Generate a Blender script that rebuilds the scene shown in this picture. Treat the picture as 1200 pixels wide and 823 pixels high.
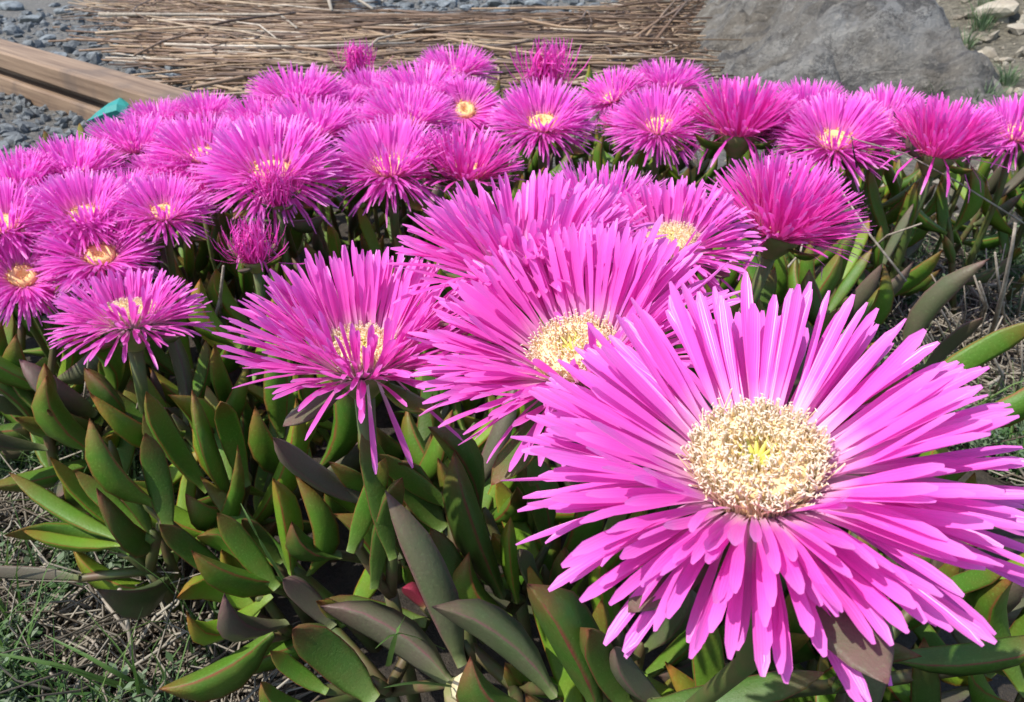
import bpy, math, random
import numpy as np
from mathutils import Vector, Matrix, noise
R = math.radians
for o in list(bpy.data.objects): bpy.data.objects.remove(o)
sc = bpy.context.scene
C = sc.collection

# ------------------------------------------------------------------ camera, sky, sun, exposure
H = 0.34; PITCH = R(28.0); FPX = 933.3
cam = bpy.data.cameras.new('camera'); cam.lens = 28.0; cam.sensor_width = 36.0
cam.clip_start = 0.01; cam.clip_end = 500
cam.dof.use_dof = True; cam.dof.focus_distance = 0.22; cam.dof.aperture_fstop = 55
camo = bpy.data.objects.new('camera', cam); C.objects.link(camo)
camo.location = (0, 0, H); camo.rotation_euler = (math.pi/2 - PITCH, 0, 0)
sc.camera = camo
SUN_EL = R(56); SUN_DIR = Vector((-0.80, -0.36, 0)).normalized()      # horizontal direction towards the sun
w = bpy.data.worlds.new('World'); sc.world = w; w.use_nodes = True
nt = w.node_tree; bg = nt.nodes['Background']; sky = nt.nodes.new('ShaderNodeTexSky')
sky.sky_type = 'NISHITA'; sky.sun_disc = False; sky.sun_elevation = SUN_EL
sky.sun_rotation = math.atan2(SUN_DIR.x, SUN_DIR.y)
nt.links.new(sky.outputs[0], bg.inputs[0]); bg.inputs[1].default_value = 0.15
sl = bpy.data.lights.new('sun', 'SUN'); sl.energy = 4.0; sl.angle = R(0.53); sl.color = (1, 0.955, 0.89)
so = bpy.data.objects.new('sun', sl); C.objects.link(so)
sv = Vector((SUN_DIR.x*math.cos(SUN_EL), SUN_DIR.y*math.cos(SUN_EL), math.sin(SUN_EL)))
so.rotation_euler = sv.to_track_quat('Z', 'Y').to_euler(); so.location = sv*8
sc.view_settings.view_transform = 'Standard'; sc.view_settings.look = 'None'
sc.view_settings.exposure = 0.52; sc.view_settings.gamma = 1
sc.render.engine = 'CYCLES'
sc.cycles.max_bounces = 6; sc.cycles.diffuse_bounces = 3; sc.cycles.glossy_bounces = 2; sc.cycles.transmission_bounces = 3

# ------------------------------------------------------------------ pixel <-> world
FW = Vector((0, math.cos(PITCH), -math.sin(PITCH))); UP = Vector((0, math.sin(PITCH), math.cos(PITCH)))
CAM = Vector((0, 0, H))
def at(u, v, z): return CAM + FW*z + Vector((1, 0, 0))*((u-600)/FPX*z) + UP*((411.5-v)/FPX*z)
def depth_at_height(v, h):
    s = (411.5-v)/FPX
    return (H-h)/max(0.02, math.sin(PITCH) - s*math.cos(PITCH))
def ath(u, v, h): return at(u, v, depth_at_height(v, h))
def proj(p):
    d = Vector(p)-CAM; z = d.dot(FW)
    if z < 0.01: return (-9999, -9999, z)
    return (600+FPX*d.x/z, 411.5-FPX*d.dot(UP)/z, z)
def inpoly(x, y, P):
    c = False; j = len(P)-1
    for i in range(len(P)):
        if (P[i][1] > y) != (P[j][1] > y) and x < (P[j][0]-P[i][0])*(y-P[i][1])/(P[j][1]-P[i][1])+P[i][0]: c = not c
        j = i
    return c
def ss(a, b, x):
    t = min(1, max(0, (x-a)/(b-a))); return t*t*(3-2*t)

# ------------------------------------------------------------------ object helpers
class MB:
    def __init__(s): s.v = []; s.f = []; s.c = []
    def add(s, vs, fs, cs=None, M=None):
        o = len(s.v)
        if M is not None:
            A = np.array(M); P = np.asarray(vs, dtype=float)
            vs = (P @ A[:3, :3].T + A[:3, 3]).tolist()
        s.v.extend(vs); s.f.extend([tuple(i+o for i in f) for f in fs])
        s.c.extend(cs if cs is not None else [(0, 0, 0, 1)]*len(vs))
    def mesh(s, name, mat, smooth=True):
        m = bpy.data.meshes.new(name); m.from_pydata([tuple(p) for p in s.v], [], s.f)
        ca = m.color_attributes.new(name='Col', type='FLOAT_COLOR', domain='POINT')
        ca.data.foreach_set('color', np.asarray(s.c, dtype=np.float32).ravel())
        m.materials.append(mat)
        if smooth: m.polygons.foreach_set('use_smooth', [True]*len(m.polygons))
        m.update(); return m
    def build(s, name, mat, parent=None, smooth=True):
        return link(name, s.mesh(name, mat, smooth), parent)
def link(name, data, parent=None, M=None):
    o = bpy.data.objects.new(name, data); C.objects.link(o)
    if parent: o.parent = parent
    if M is not None: o.matrix_basis = M
    return o
def empty(name, loc, label, cat, group=None):
    o = link(name, None); o.location = loc; o.empty_display_size = 0.01
    return tag(o, label, cat, group)
def tag(o, label, cat, group=None):
    o['label'] = label; o['category'] = cat
    if group: o['group'] = group
    return o
def struct(o, label=None):
    o['kind'] = 'structure'
    if label: o['label'] = label
    return o
def stuff(o, label=None, cat=None):
    o['kind'] = 'stuff'
    if label: o['label'] = label; o['category'] = cat
    return o
def tube(mb, pts, rad, n=6, col=(0, 0, 0, 1), cap=True):
    """tapered tube along pts; rad is a float or a list; colour R runs 0..1 along it"""
    pts = [Vector(p) for p in pts]; k = len(pts)
    if not hasattr(rad, '__len__'): rad = [rad]*k
    ref = Vector((0.31, 0.17, 0.93)); vs = []; cs = []; fs = []
    for i, p in enumerate(pts):
        d = (pts[min(i+1, k-1)]-pts[max(i-1, 0)]).normalized()
        a = d.cross(ref)
        if a.length < 0.05: a = d.cross(Vector((1, 0, 0)))
        a.normalize(); b = d.cross(a)
        for j in range(n):
            t = 2*math.pi*j/n
            vs.append(p + (a*math.cos(t)+b*math.sin(t))*rad[i]); cs.append((i/(k-1), col[1], col[2], 1))
    for i in range(k-1):
        for j in range(n): fs.append((i*n+j, i*n+(j+1) % n, (i+1)*n+(j+1) % n, (i+1)*n+j))
    if cap: fs.append(tuple(range(n-1, -1, -1))); fs.append(tuple(range((k-1)*n, k*n)))
    mb.add(vs, fs, cs)
def box(mb, a, b, rnd=0):
    vs = [(x, y, z) for x in (a[0], b[0]) for y in (a[1], b[1]) for z in (a[2], b[2])]
    mb.add(vs, [(0, 1, 3, 2), (4, 6, 7, 5), (0, 4, 5, 1), (2, 3, 7, 6), (0, 2, 6, 4), (1, 5, 7, 3)], [(0, rnd, 0, 1)]*8)

# ------------------------------------------------------------------ materials
def newmat(name):
    m = bpy.data.materials.new(name); m.use_nodes = True
    n = m.node_tree.nodes; b = n['Principled BSDF']
    return m, n, m.node_tree.links, b
def ramp(n, stops):
    r = n.new('ShaderNodeValToRGB'); e = r.color_ramp.elements
    while len(e) < len(stops): e.new(0.5)
    for i, (p, c) in enumerate(stops): e[i].position = p; e[i].color = (*c, 1)
    return r
def noise_tex(n, l, scale, detail=4, coord='Object', rough=0.55):
    tc = n.new('ShaderNodeTexCoord'); t = n.new('ShaderNodeTexNoise')
    t.inputs['Scale'].default_value = scale; t.inputs['Detail'].default_value = detail; t.inputs['Roughness'].default_value = rough
    l.new(tc.outputs[coord], t.inputs['Vector']); return t
def mix(n, l, fac, a, b, mode='MIX'):
    m = n.new('ShaderNodeMix'); m.data_type = 'RGBA'; m.blend_type = mode
    for sock, val in ((m.inputs[0], fac), (m.inputs[6], a), (m.inputs[7], b)):
        if hasattr(val, 'is_output'): l.new(val, sock)
        elif isinstance(val, (int, float)): sock.default_value = val
        else: sock.default_value = (*val, 1)
    return m.outputs[2]
def mrange(n, l, src, a, b, c, d):
    m = n.new('ShaderNodeMapRange'); l.new(src, m.inputs[0])
    for i, v in enumerate((a, b, c, d)): m.inputs[i+1].default_value = v
    return m.outputs[0]
def math_n(n, l, op, a, b):
    m = n.new('ShaderNodeMath'); m.operation = op
    for s, v in ((m.inputs[0], a), (m.inputs[1], b)):
        if hasattr(v, 'is_output'): l.new(v, s)
        else: s.default_value = v
    return m.outputs[0]
def bump(n, l, b, src, strength, dist):
    k = n.new('ShaderNodeBump'); k.inputs['Strength'].default_value = strength; k.inputs['Distance'].default_value = dist
    l.new(src, k.inputs['Height']); l.new(k.outputs[0], b.inputs['Normal'])
def colattr(n, l):
    a = n.new('ShaderNodeVertexColor'); a.layer_name = 'Col'
    s = n.new('ShaderNodeSeparateColor'); l.new(a.outputs[0], s.inputs[0]); return s.outputs

def petal_mat(name, base, mid, tip, alt, trans=0.56):
    m, n, l, b = newmat(name)
    cs = colattr(n, l); oi = n.new('ShaderNodeObjectInfo')
    r = ramp(n, [(0.0, base), (0.10, base), (0.42, mid), (0.75, mid), (1.0, tip)]); l.new(cs[0], r.inputs[0])
    rnd = math_n(n, l, 'FRACT', math_n(n, l, 'ADD', cs[1], oi.outputs['Random']), 0)
    c = mix(n, l, math_n(n, l, 'MULTIPLY', rnd, 0.45), r.outputs[0], alt)
    # fine lengthwise veins across the petal (blue channel runs -1..1 over its width)
    wv = math_n(n, l, 'SINE', math_n(n, l, 'MULTIPLY', cs[2], 34.0), 0)
    c = mix(n, l, mrange(n, l, wv, -1, 1, 0, 0.10), c, tuple(x*0.7 for x in mid))
    l.new(c, b.inputs['Base Color']); b.inputs['Roughness'].default_value = 0.36
    b.inputs['Specular IOR Level'].default_value = 0.55
    b.inputs['Sheen Weight'].default_value = 0.12; b.inputs['Sheen Roughness'].default_value = 0.4
    bump(n, l, b, wv, 0.15, 0.0003)
    t = n.new('ShaderNodeBsdfTranslucent'); l.new(c, t.inputs[0])
    ms = n.new('ShaderNodeMixShader'); ms.inputs[0].default_value = trans
    l.new(b.outputs[0], ms.inputs[1]); l.new(t.outputs[0], ms.inputs[2])
    l.new(ms.outputs[0], n['Material Output'].inputs[0]); return m
M_PETAL = petal_mat('petal_pink', (0.98, 0.72, 0.78), (0.95, 0.140, 0.65), (0.94, 0.27, 0.77), (0.88, 0.18, 0.75), 0.42)
M_PETALF = petal_mat('petal_pink_back', (0.96, 0.34, 0.64), (0.95, 0.145, 0.70), (0.96, 0.36, 0.82), (0.89, 0.18, 0.79), 0.50)
M_PETALC = petal_mat('petal_deep_pink', (0.88, 0.07, 0.44), (0.92, 0.085, 0.57), (0.95, 0.24, 0.76), (0.88, 0.11, 0.67), 0.40)
M_WILT = petal_mat('petal_wilted', (0.66, 0.03, 0.30), (0.84, 0.05, 0.48), (0.92, 0.20, 0.70), (0.66, 0.03, 0.38), 0.32)

def stamen_mat(name, fil, anth):
    m, n, l, b = newmat(name); cs = colattr(n, l)
    r = ramp(n, [(0, fil), (0.6, fil), (0.8, anth), (1, anth)]); l.new(cs[0], r.inputs[0])
    c = mix(n, l, math_n(n, l, 'MULTIPLY', cs[1], 0.35), r.outputs[0], (0.95, 0.66, 0.48))
    l.new(c, b.inputs['Base Color']); b.inputs['Roughness'].default_value = 0.6
    t = n.new('ShaderNodeBsdfTranslucent'); l.new(c, t.inputs[0])
    ms = n.new('ShaderNodeMixShader'); ms.inputs[0].default_value = 0.4
    l.new(b.outputs[0], ms.inputs[1]); l.new(t.outputs[0], ms.inputs[2])
    l.new(ms.outputs[0], n['Material Output'].inputs[0]); return m
M_STAM = stamen_mat('stamen_cream', (0.97, 0.83, 0.56), (0.98, 0.91, 0.75))
M_STAMB = stamen_mat('stamen_yellow', (0.90, 0.58, 0.27), (0.92, 0.68, 0.38))
def plain(name, col, rough=0.6, var=None, scale=60, bumpd=0):
    m, n, l, b = newmat(name); b.inputs['Roughness'].default_value = rough
    t = noise_tex(n, l, scale)
    if var: l.new(mix(n, l, mrange(n, l, t.outputs[0], 0.35, 0.65, 0, 1), col, var), b.inputs['Base Color'])
    else: b.inputs['Base Color'].default_value = (*col, 1)
    if bumpd: bump(n, l, b, t.outputs[0], 0.5, bumpd)
    return m
M_STYLE = plain('style_yellow_green', (0.72, 0.66, 0.16), 0.5)
M_CUSH = plain('stamen_cushion', (0.90, 0.70, 0.36), 0.7, (0.88, 0.62, 0.30), 900)
M_CUSHB = plain('stamen_cushion_back', (0.88, 0.58, 0.26), 0.7, (0.84, 0.50, 0.20), 900)
M_CALYX = plain('calyx_green', (0.16, 0.20, 0.06), 0.5, (0.26, 0.20, 0.10), 120)
M_STEM = plain('stem_green', (0.07, 0.11, 0.025), 0.55, (0.12, 0.07, 0.035), 90)
M_STALK = plain('stalk_green', (0.07, 0.12, 0.025), 0.55, (0.12, 0.11, 0.035), 90)
M_CUT = plain('cut_stem_end', (0.62, 0.56, 0.36), 0.6, (0.46, 0.38, 0.20), 400, 0.0004)

def leaf_mat(name, g1, g2, edge, edge_amt, bloom):
    m, n, l, b = newmat(name); cs = colattr(n, l); oi = n.new('ShaderNodeObjectInfo')
    t = noise_tex(n, l, 5, 6); t2 = noise_tex(n, l, 48, 4, rough=0.65)
    base = mix(n, l, oi.outputs['Random'], g1, g2)
    base = mix(n, l, mrange(n, l, t.outputs[0], 0.42, 0.75, 0, 0.30), base, tuple(0.5*(a+b_) for a, b_ in zip(g1, edge)))
    # keel and margins run red, more so at the tip
    tipf = mrange(n, l, cs[0], 0.72, 1.0, 0, 0.85)
    ef = math_n(n, l, 'MULTIPLY', math_n(n, l, 'MAXIMUM', mrange(n, l, cs[1], 0.78, 1.0, 0, 1), tipf), edge_amt)
    ef = math_n(n, l, 'MULTIPLY', ef, mrange(n, l, t.outputs[0], 0.3, 0.6, 0.55, 1.0))
    base = mix(n, l, ef, base, edge)
    base = mix(n, l, math_n(n, l, 'MULTIPLY', mrange(n, l, cs[0], 0.0, 0.25, 0.55, 0), 1.0), base, (0.13, 0.18, 0.04))
    spot = mrange(n, l, t2.outputs[0], 0.60, 0.72, 0, 0.55)
    base = mix(n, l, spot, base, tuple(0.6*x for x in g2))
    dust = mrange(n, l, t2.outputs[0], 0.44, 0.34, 0, 0.35)
    base = mix(n, l, dust, base, tuple(min(1, 1.5*x+0.02) for x in g2))
    base = mix(n, l, bloom, base, (0.24, 0.25, 0.24))
    l.new(base, b.inputs['Base Color'])
    l.new(mrange(n, l, t.outputs[0], 0.3, 0.7, 0.40, 0.58), b.inputs['Roughness'])
    b.inputs['Specular IOR Level'].default_value = 0.3
    bump(n, l, b, t2.outputs[0], 0.35, 0.0006); return m
M_LEAF = {
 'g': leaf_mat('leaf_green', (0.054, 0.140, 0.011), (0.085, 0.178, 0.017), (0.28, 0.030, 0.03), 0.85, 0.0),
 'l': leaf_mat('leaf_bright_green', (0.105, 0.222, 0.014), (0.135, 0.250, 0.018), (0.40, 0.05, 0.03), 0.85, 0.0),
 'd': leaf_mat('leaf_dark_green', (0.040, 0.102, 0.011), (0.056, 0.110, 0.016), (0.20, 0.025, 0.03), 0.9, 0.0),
 'p': leaf_mat('leaf_purple_brown', (0.096, 0.081, 0.052), (0.067, 0.100, 0.030), (0.19, 0.055, 0.075), 0.75, 0.06),
 'r': leaf_mat('leaf_crimson', (0.26, 0.02, 0.05), (0.22, 0.03, 0.05), (0.34, 0.02, 0.06), 0.8, 0.0),
}

# ground: soil, gravel and tan bank by place, all matter colours
def ground_mat():
    m, n, l, b = newmat('ground_soil')
    a = noise_tex(n, l, 7, 8); f = noise_tex(n, l, 70, 8, rough=0.7); g = noise_tex(n, l, 260, 4)
    tc = n.new('ShaderNodeTexCoord'); sp = n.new('ShaderNodeSeparateXYZ'); l.new(tc.outputs['Object'], sp.inputs[0])
    soil = mix(n, l, mrange(n, l, f.outputs[0], 0.3, 0.7, 0, 1), (0.045, 0.034, 0.024), (0.13, 0.105, 0.075))
    grav = mix(n, l, mrange(n, l, f.outputs[0], 0.35, 0.65, 0, 1), (0.13, 0.125, 0.115), (0.33, 0.31, 0.27))
    tan = mix(n, l, mrange(n, l, f.outputs[0], 0.36, 0.62, 0, 1), (0.11, 0.095, 0.065), (0.33, 0.295, 0.215))
    jit = mrange(n, l, a.outputs[0], 0, 1, -0.35, 0.35)
    yy = math_n(n, l, 'ADD', sp.outputs[1], jit); xx = math_n(n, l, 'ADD', sp.outputs[0], jit)
    c = mix(n, l, mrange(n, l, yy, 0.95, 1.35, 0, 1), soil, grav)
    c = mix(n, l, math_n(n, l, 'MULTIPLY', mrange(n, l, xx, 0.45, 0.8, 0, 1), mrange(n, l, yy, 0.9, 1.3, 0, 1)), c, tan)
    c = mix(n, l, mrange(n, l, g.outputs[0], 0.55, 0.72, 0, 0.6), c, (0.06, 0.05, 0.045))
    l.new(c, b.inputs['Base Color']); b.inputs['Roughness'].default_value = 0.95
    bump(n, l, b, f.outputs[0], 1.0, 0.03); return m
M_GROUND = ground_mat()
def rock_mat(name, c1, c2, c3, s=1.0):
    m, n, l, b = newmat(name); oi = n.new('ShaderNodeObjectInfo')
    a = noise_tex(n, l, 3.2*s, 8, rough=0.62); f = noise_tex(n, l, 26*s, 8, rough=0.7)
    c = mix(n, l, mrange(n, l, a.outputs[0], 0.38, 0.62, 0, 1), c1, c2)
    c = mix(n, l, mrange(n, l, f.outputs[0], 0.48, 0.72, 0, 0.8), c, c3)
    k = mrange(n, l, oi.outputs['Random'], 0, 1, 0.6, 1.35)
    mm = n.new('ShaderNodeVectorMath'); mm.operation = 'SCALE'; l.new(c, mm.inputs[0]); l.new(k, mm.inputs['Scale'])
    l.new(mm.outputs[0], b.inputs['Base Color']); b.inputs['Roughness'].default_value = 0.8
    bump(n, l, b, f.outputs[0], 0.7, 0.004); return m
def outcrop_mat():
    m, n, l, b = newmat('outcrop_rock')
    a = noise_tex(n, l, 2.4, 9, rough=0.6); f = noise_tex(n, l, 14, 9, rough=0.72); g = noise_tex(n, l, 75, 6, rough=0.7)
    tc = n.new('ShaderNodeTexCoord'); mp = n.new('ShaderNodeMapping'); mp.inputs['Rotation'].default_value = (0.3, 0.2, 0.9); mp.inputs['Scale'].default_value = (1, 5, 5)
    l.new(tc.outputs['Object'], mp.inputs[0]); w_ = n.new('ShaderNodeTexNoise'); w_.inputs['Scale'].default_value = 3.0; w_.inputs['Detail'].default_value = 8; w_.inputs['Distortion'].default_value = 0.6; l.new(mp.outputs[0], w_.inputs[0])
    c = mix(n, l, mrange(n, l, a.outputs[0], 0.40, 0.60, 0, 1), (0.19, 0.168, 0.135), (0.265, 0.265, 0.255))
    c = mix(n, l, mrange(n, l, f.outputs[0], 0.46, 0.62, 0, 0.75), c, (0.105, 0.092, 0.075))
    c = mix(n, l, mrange(n, l, w_.outputs[0], 0.54, 0.66, 0, 0.7), c, (0.34, 0.33, 0.30))
    c = mix(n, l, mrange(n, l, w_.outputs[0], 0.42, 0.36, 0, 0.8), c, (0.075, 0.072, 0.070))
    c = mix(n, l, mrange(n, l, g.outputs[0], 0.56, 0.70, 0, 0.7), c, (0.42, 0.39, 0.33))
    vo = n.new('ShaderNodeTexVoronoi'); vo.feature = 'DISTANCE_TO_EDGE'; vo.inputs['Scale'].default_value = 4.5
    dv = n.new('ShaderNodeVectorMath'); dv.operation = 'ADD'; l.new(tc.outputs['Object'], dv.inputs[0]); sc_ = n.new('ShaderNodeVectorMath'); sc_.operation = 'SCALE'; sc_.inputs['Scale'].default_value = 0.35
    l.new(f.outputs[1], sc_.inputs[0]); l.new(sc_.outputs[0], dv.inputs[1]); l.new(dv.outputs[0], vo.inputs['Vector'])
    crack = mrange(n, l, vo.outputs['Distance'], 0.0, 0.035, 1, 0)
    c = mix(n, l, math_n(n, l, 'MULTIPLY', crack, mrange(n, l, a.outputs[0], 0.42, 0.55, 0.15, 0.9)), c, (0.045, 0.042, 0.04))
    l.new(c, b.inputs['Base Color']); b.inputs['Roughness'].default_value = 0.85
    h = math_n(n, l, 'ADD', math_n(n, l, 'MULTIPLY', f.outputs[0], 1.0), math_n(n, l, 'MULTIPLY', w_.outputs[0], 0.8))
    bump(n, l, b, h, 1.0, 0.05); return m
M_BOULDER = outcrop_mat()
M_GRAVEL = rock_mat('gravel_grey', (0.14, 0.155, 0.165), (0.24, 0.26, 0.265), (0.10, 0.10, 0.10), 6)
M_GRAVELT = rock_mat('gravel_tan', (0.28, 0.24, 0.18), (0.40, 0.36, 0.28), (0.20, 0.175, 0.14), 6)
M_SLATE = rock_mat('slate_stone', (0.10, 0.115, 0.125), (0.24, 0.265, 0.275), (0.07, 0.07, 0.07), 0.5)
M_TANROCK = rock_mat('tan_stone', (0.32, 0.27, 0.20), (0.42, 0.38, 0.30), (0.22, 0.19, 0.16), 0.35)
def reed_mat(name):
    m, n, l, b = newmat(name); cs = colattr(n, l); oi = n.new('ShaderNodeObjectInfo')
    rnd = math_n(n, l, 'FRACT', math_n(n, l, 'ADD', cs[1], oi.outputs['Random']), 0)
    r = ramp(n, [(0, (0.075, 0.046, 0.031)), (0.35, (0.175, 0.105, 0.062)), (0.65, (0.29, 0.185, 0.11)), (0.88, (0.42, 0.30, 0.185)), (1, (0.54, 0.47, 0.38))])
    l.new(rnd, r.inputs[0]); t = noise_tex(n, l, 40, 4)
    l.new(mix(n, l, mrange(n, l, t.outputs[0], 0.45, 0.7, 0, 0.6), r.outputs[0], (0.16, 0.11, 0.08)), b.inputs['Base Color'])
    b.inputs['Roughness'].default_value = 0.55; return m
M_REED = reed_mat('dry_reed')
M_TWIG = plain('dry_twig', (0.40, 0.35, 0.28), 0.8, (0.22, 0.18, 0.14), 150)
def herb_mat(name, a, b_, tr=0.3):
    m, n, l, b = newmat(name); cs = colattr(n, l)
    c = mix(n, l, cs[1], a, b_); l.new(c, b.inputs['Base Color']); b.inputs['Roughness'].default_value = 0.6
    t = n.new('ShaderNodeBsdfTranslucent'); l.new(c, t.inputs[0]); ms = n.new('ShaderNodeMixShader'); ms.inputs[0].default_value = tr
    l.new(b.outputs[0], ms.inputs[1]); l.new(t.outputs[0], ms.inputs[2]); l.new(ms.outputs[0], n['Material Output'].inputs[0]); return m
M_HERB = herb_mat('herb_grey_green', (0.055, 0.14, 0.03), (0.20, 0.26, 0.16))
M_GRASS = herb_mat('grass_green', (0.06, 0.15, 0.025), (0.15, 0.24, 0.06))
M_DRYG = herb_mat('dry_litter', (0.10, 0.075, 0.05), (0.36, 0.32, 0.25), 0.1)
def wood_mat():
    m, n, l, b = newmat('weathered_timber'); tc = n.new('ShaderNodeTexCoord'); mp = n.new('ShaderNodeMapping')
    mp.inputs['Scale'].default_value = (1.5, 40, 40); l.new(tc.outputs['Object'], mp.inputs[0])
    t = n.new('ShaderNodeTexNoise'); t.inputs['Scale'].default_value = 2.2; t.inputs['Detail'].default_value = 7; l.new(mp.outputs[0], t.inputs[0])
    k = noise_tex(n, l, 9, 4)
    c = mix(n, l, mrange(n, l, t.outputs[0], 0.3, 0.7, 0, 1), (0.15, 0.092, 0.055), (0.33, 0.225, 0.145))
    c = mix(n, l, mrange(n, l, k.outputs[0], 0.50, 0.66, 0, 0.65), c, (0.12, 0.085, 0.065))
    l.new(c, b.inputs['Base Color']); b.inputs['Roughness'].default_value = 0.75; bump(n, l, b, t.outputs[0], 0.5, 0.003); return m
M_WOOD = wood_mat()
M_TEAL = plain('teal_plastic', (0.015, 0.22, 0.20), 0.5, (0.03, 0.29, 0.26), 25)
M_FEEL = plain('insect_black', (0.012, 0.012, 0.012), 0.4)

# ------------------------------------------------------------------ ground
def gheight(x, y):
    h = 0.012*noise.noise(Vector((x*3.1, y*3.1, 0.3))) + 0.006*noise.noise(Vector((x*11, y*11, 4.1)))
    h += 0.60*ss(0.75, 2.2, x - 0.10*noise.noise(Vector((x*1.5, y*1.5, 9))))*ss(1.35, 3.2, y)
    h += 0.35*ss(4.6, 8.0, y)
    d = math.hypot(x, y)
    if d > 12: h += 0.02*(d-12)*(0.5+noise.noise(Vector((x*0.05, y*0.05, 2))))
    return h
def build_ground():
    def axis(a, b, st, far):
        c = list(np.arange(a, b, st)); s = st; p = a; lo = []
        while p > -far: s *= 1.35; p -= s; lo.append(p)
        s = st; p = c[-1]; hi = []
        while p < far: s *= 1.35; p += s; hi.append(p)
        return lo[::-1]+c+hi
    X = axis(-2.2, 2.6, 0.022, 120); Y = axis(-0.3, 4.8, 0.022, 160)
    mb = MB(); nx = len(X)
    for y in Y:
        for x in X: mb.v.append((x, y, gheight(x, y)))
    mb.c = [(0, 0, 0, 1)]*len(mb.v)
    for j in range(len(Y)-1):
        for i in range(nx-1): a = j*nx+i; mb.f.append((a, a+1, a+1+nx, a+nx))
    struct(mb.build('ground', M_GROUND))
build_ground()
def onground(u, v):                       # the ground point seen at a pixel
    d = (at(u, v, 1.0)-CAM); t = 0.2
    while t < 14:
        p = CAM + d*t
        if p.z < gheight(p.x, p.y): return Vector((p.x, p.y, gheight(p.x, p.y)))
        t += 0.01
    return CAM + d*6

# ------------------------------------------------------------------ boulder and loose stones
def ico():
    import bmesh
    bm = bmesh.new(); bmesh.ops.create_icosphere(bm, subdivisions=2, radius=1)
    vs = [v.co.copy() for v in bm.verts]; fs = [tuple(v.index for v in f.verts) for f in bm.faces]; bm.free(); return vs, fs
IV, IF = ico()
def ico1():
    import bmesh
    bm = bmesh.new(); bmesh.ops.create_icosphere(bm, subdivisions=1, radius=1)
    vs = [v.co.copy() for v in bm.verts]; fs = [tuple(v.index for v in f.verts) for f in bm.faces]; bm.free(); return vs, fs
JV, JF = ico1()
def boulder():
    mb = MB(); nx, ny = 150, 150
    # a sloping outcrop face: a swell of rock out of the ground with seams, ledges and pits
    x0, x1, y0, y1 = 0.30, 2.3, 1.62, 4.8
    def hgt(x, y):
        n1 = noise.noise(Vector((x*1.3, y*1.3, 5))); n2 = noise.noise(Vector((x*3.3, y*3.3, 1)))
        le = x - (0.50+0.16*(y-2.0)+0.07*n1+0.05*n2); ri = (1.14+0.34*(y-1.9)+0.14*n1+0.09*n2) - x
        fr = y - (1.74+0.07*n1+0.05*n2+0.10*abs(x-0.8)); bk = 4.6-y
        m = min(le*1.0, ri*0.75, fr, bk*0.8)
        h = 0.50*(1-math.exp(-max(0, m)*1.9)) if m > 0 else m*0.8
        p = Vector((x, y, h))
        h += 0.07*noise.noise(p*3.1)+0.05*noise.noise(p*8)+0.028*noise.noise(p*19)+0.013*noise.noise(p*43)
        sm = abs(noise.noise(Vector((x*2.0+y*0.9, y*0.6-x*0.5, 7)))); h -= 0.035*(1-ss(0, 0.05, sm))
        q = noise.noise(Vector((x*6, y*6, 3))); h -= 0.06*ss(0.25, 0.42, q)
        st = noise.noise(Vector((x*1.1+3, y*4.0, 2))); h += 0.05*ss(0.0, 0.06, st)
        return h + max(0, gheight(x, y))*0.4
    for j in range(ny+1):
        for i in range(nx+1):
            x = x0+(x1-x0)*i/nx; y = y0+(y1-y0)*(j/ny)**1.3; mb.v.append((x, y, hgt(x, y)-0.012))
    for j in range(ny):
        for i in range(nx): a = j*(nx+1)+i; mb.f.append((a, a+1, a+nx+2, a+nx+1))
    mb.c = [(0, 0, 0, 1)]*len(mb.v)
    tag(mb.build('rock_outcrop', M_BOULDER), 'large weathered grey rock outcrop beside the dry reeds', 'rock')
boulder()

rs = random.Random(5)
def stone_mesh(seed, mat, flat=0.6):
    r = random.Random(seed); mb = MB(); off = Vector((r.random()*9, r.random()*9, r.random()*9))
    cuts = [(Vector((r.gauss(0, 1), r.gauss(0, 1), r.gauss(0, 1))).normalized(), r.uniform(0.45, 0.8)) for _ in range(9)]
    vs = []
    for v in IV:
        p = v*(1+0.12*noise.noise(v*1.6+off))
        for nrm, dd in cuts:
            e = p.dot(nrm)-dd
            if e > 0: p = p-nrm*e
        vs.append((p.x, p.y*0.8, p.z*flat))
    mb.add(vs, IF); return mb.mesh('stone', mat, False)
SL = [stone_mesh(i, M_SLATE, 0.45+0.05*(i % 5)) for i in range(10)]
TN = [stone_mesh(40+i, M_TANROCK, 0.5) for i in range(4)]
def put_stone(u, v, px, mesh, label, cat='stone', group=None, sink=0.25, p=None):
    p = p or onground(u, v); z = proj(p)[2]; s = px*z/FPX/2
    o = link('stone', mesh); o.scale = (s*rs.uniform(0.85, 1.2), s*rs.uniform(0.85, 1.2), s*rs.uniform(0.7, 1.0))
    o.rotation_euler = (rs.uniform(-.25, .25), rs.uniform(-.25, .25), rs.uniform(0, 6.28))
    o.location = p + Vector((0, 0, s*0.4*(1-sink*2)))
    return tag(o, label, cat, group)
big = [(152, 68, 36), (208, 97, 42), (40, 28, 40), (55, 50, 34), (196, 78, 30), (110, 70, 26), (172, 85, 24), (95, 100, 26),
       (225, 82, 26), (18, 12, 34), (75, 18, 26), (18, 40, 30), (240, 100, 20), (262, 112, 26), (278, 122, 24), (135, 52, 22), (70, 68, 22), (30, 58, 22), (120, 90, 20)]
for (u, v, s) in big:
    put_stone(u, v, s, rs.choice(SL), 'angular blue grey slate stone lying in gravel behind the timber beam', group='larger slate stones behind the beam')
gp = onground(362, 16)
put_stone(362, 16, 24, TN[0], 'reddish tan block of stone at the edge of the reed litter')
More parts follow.
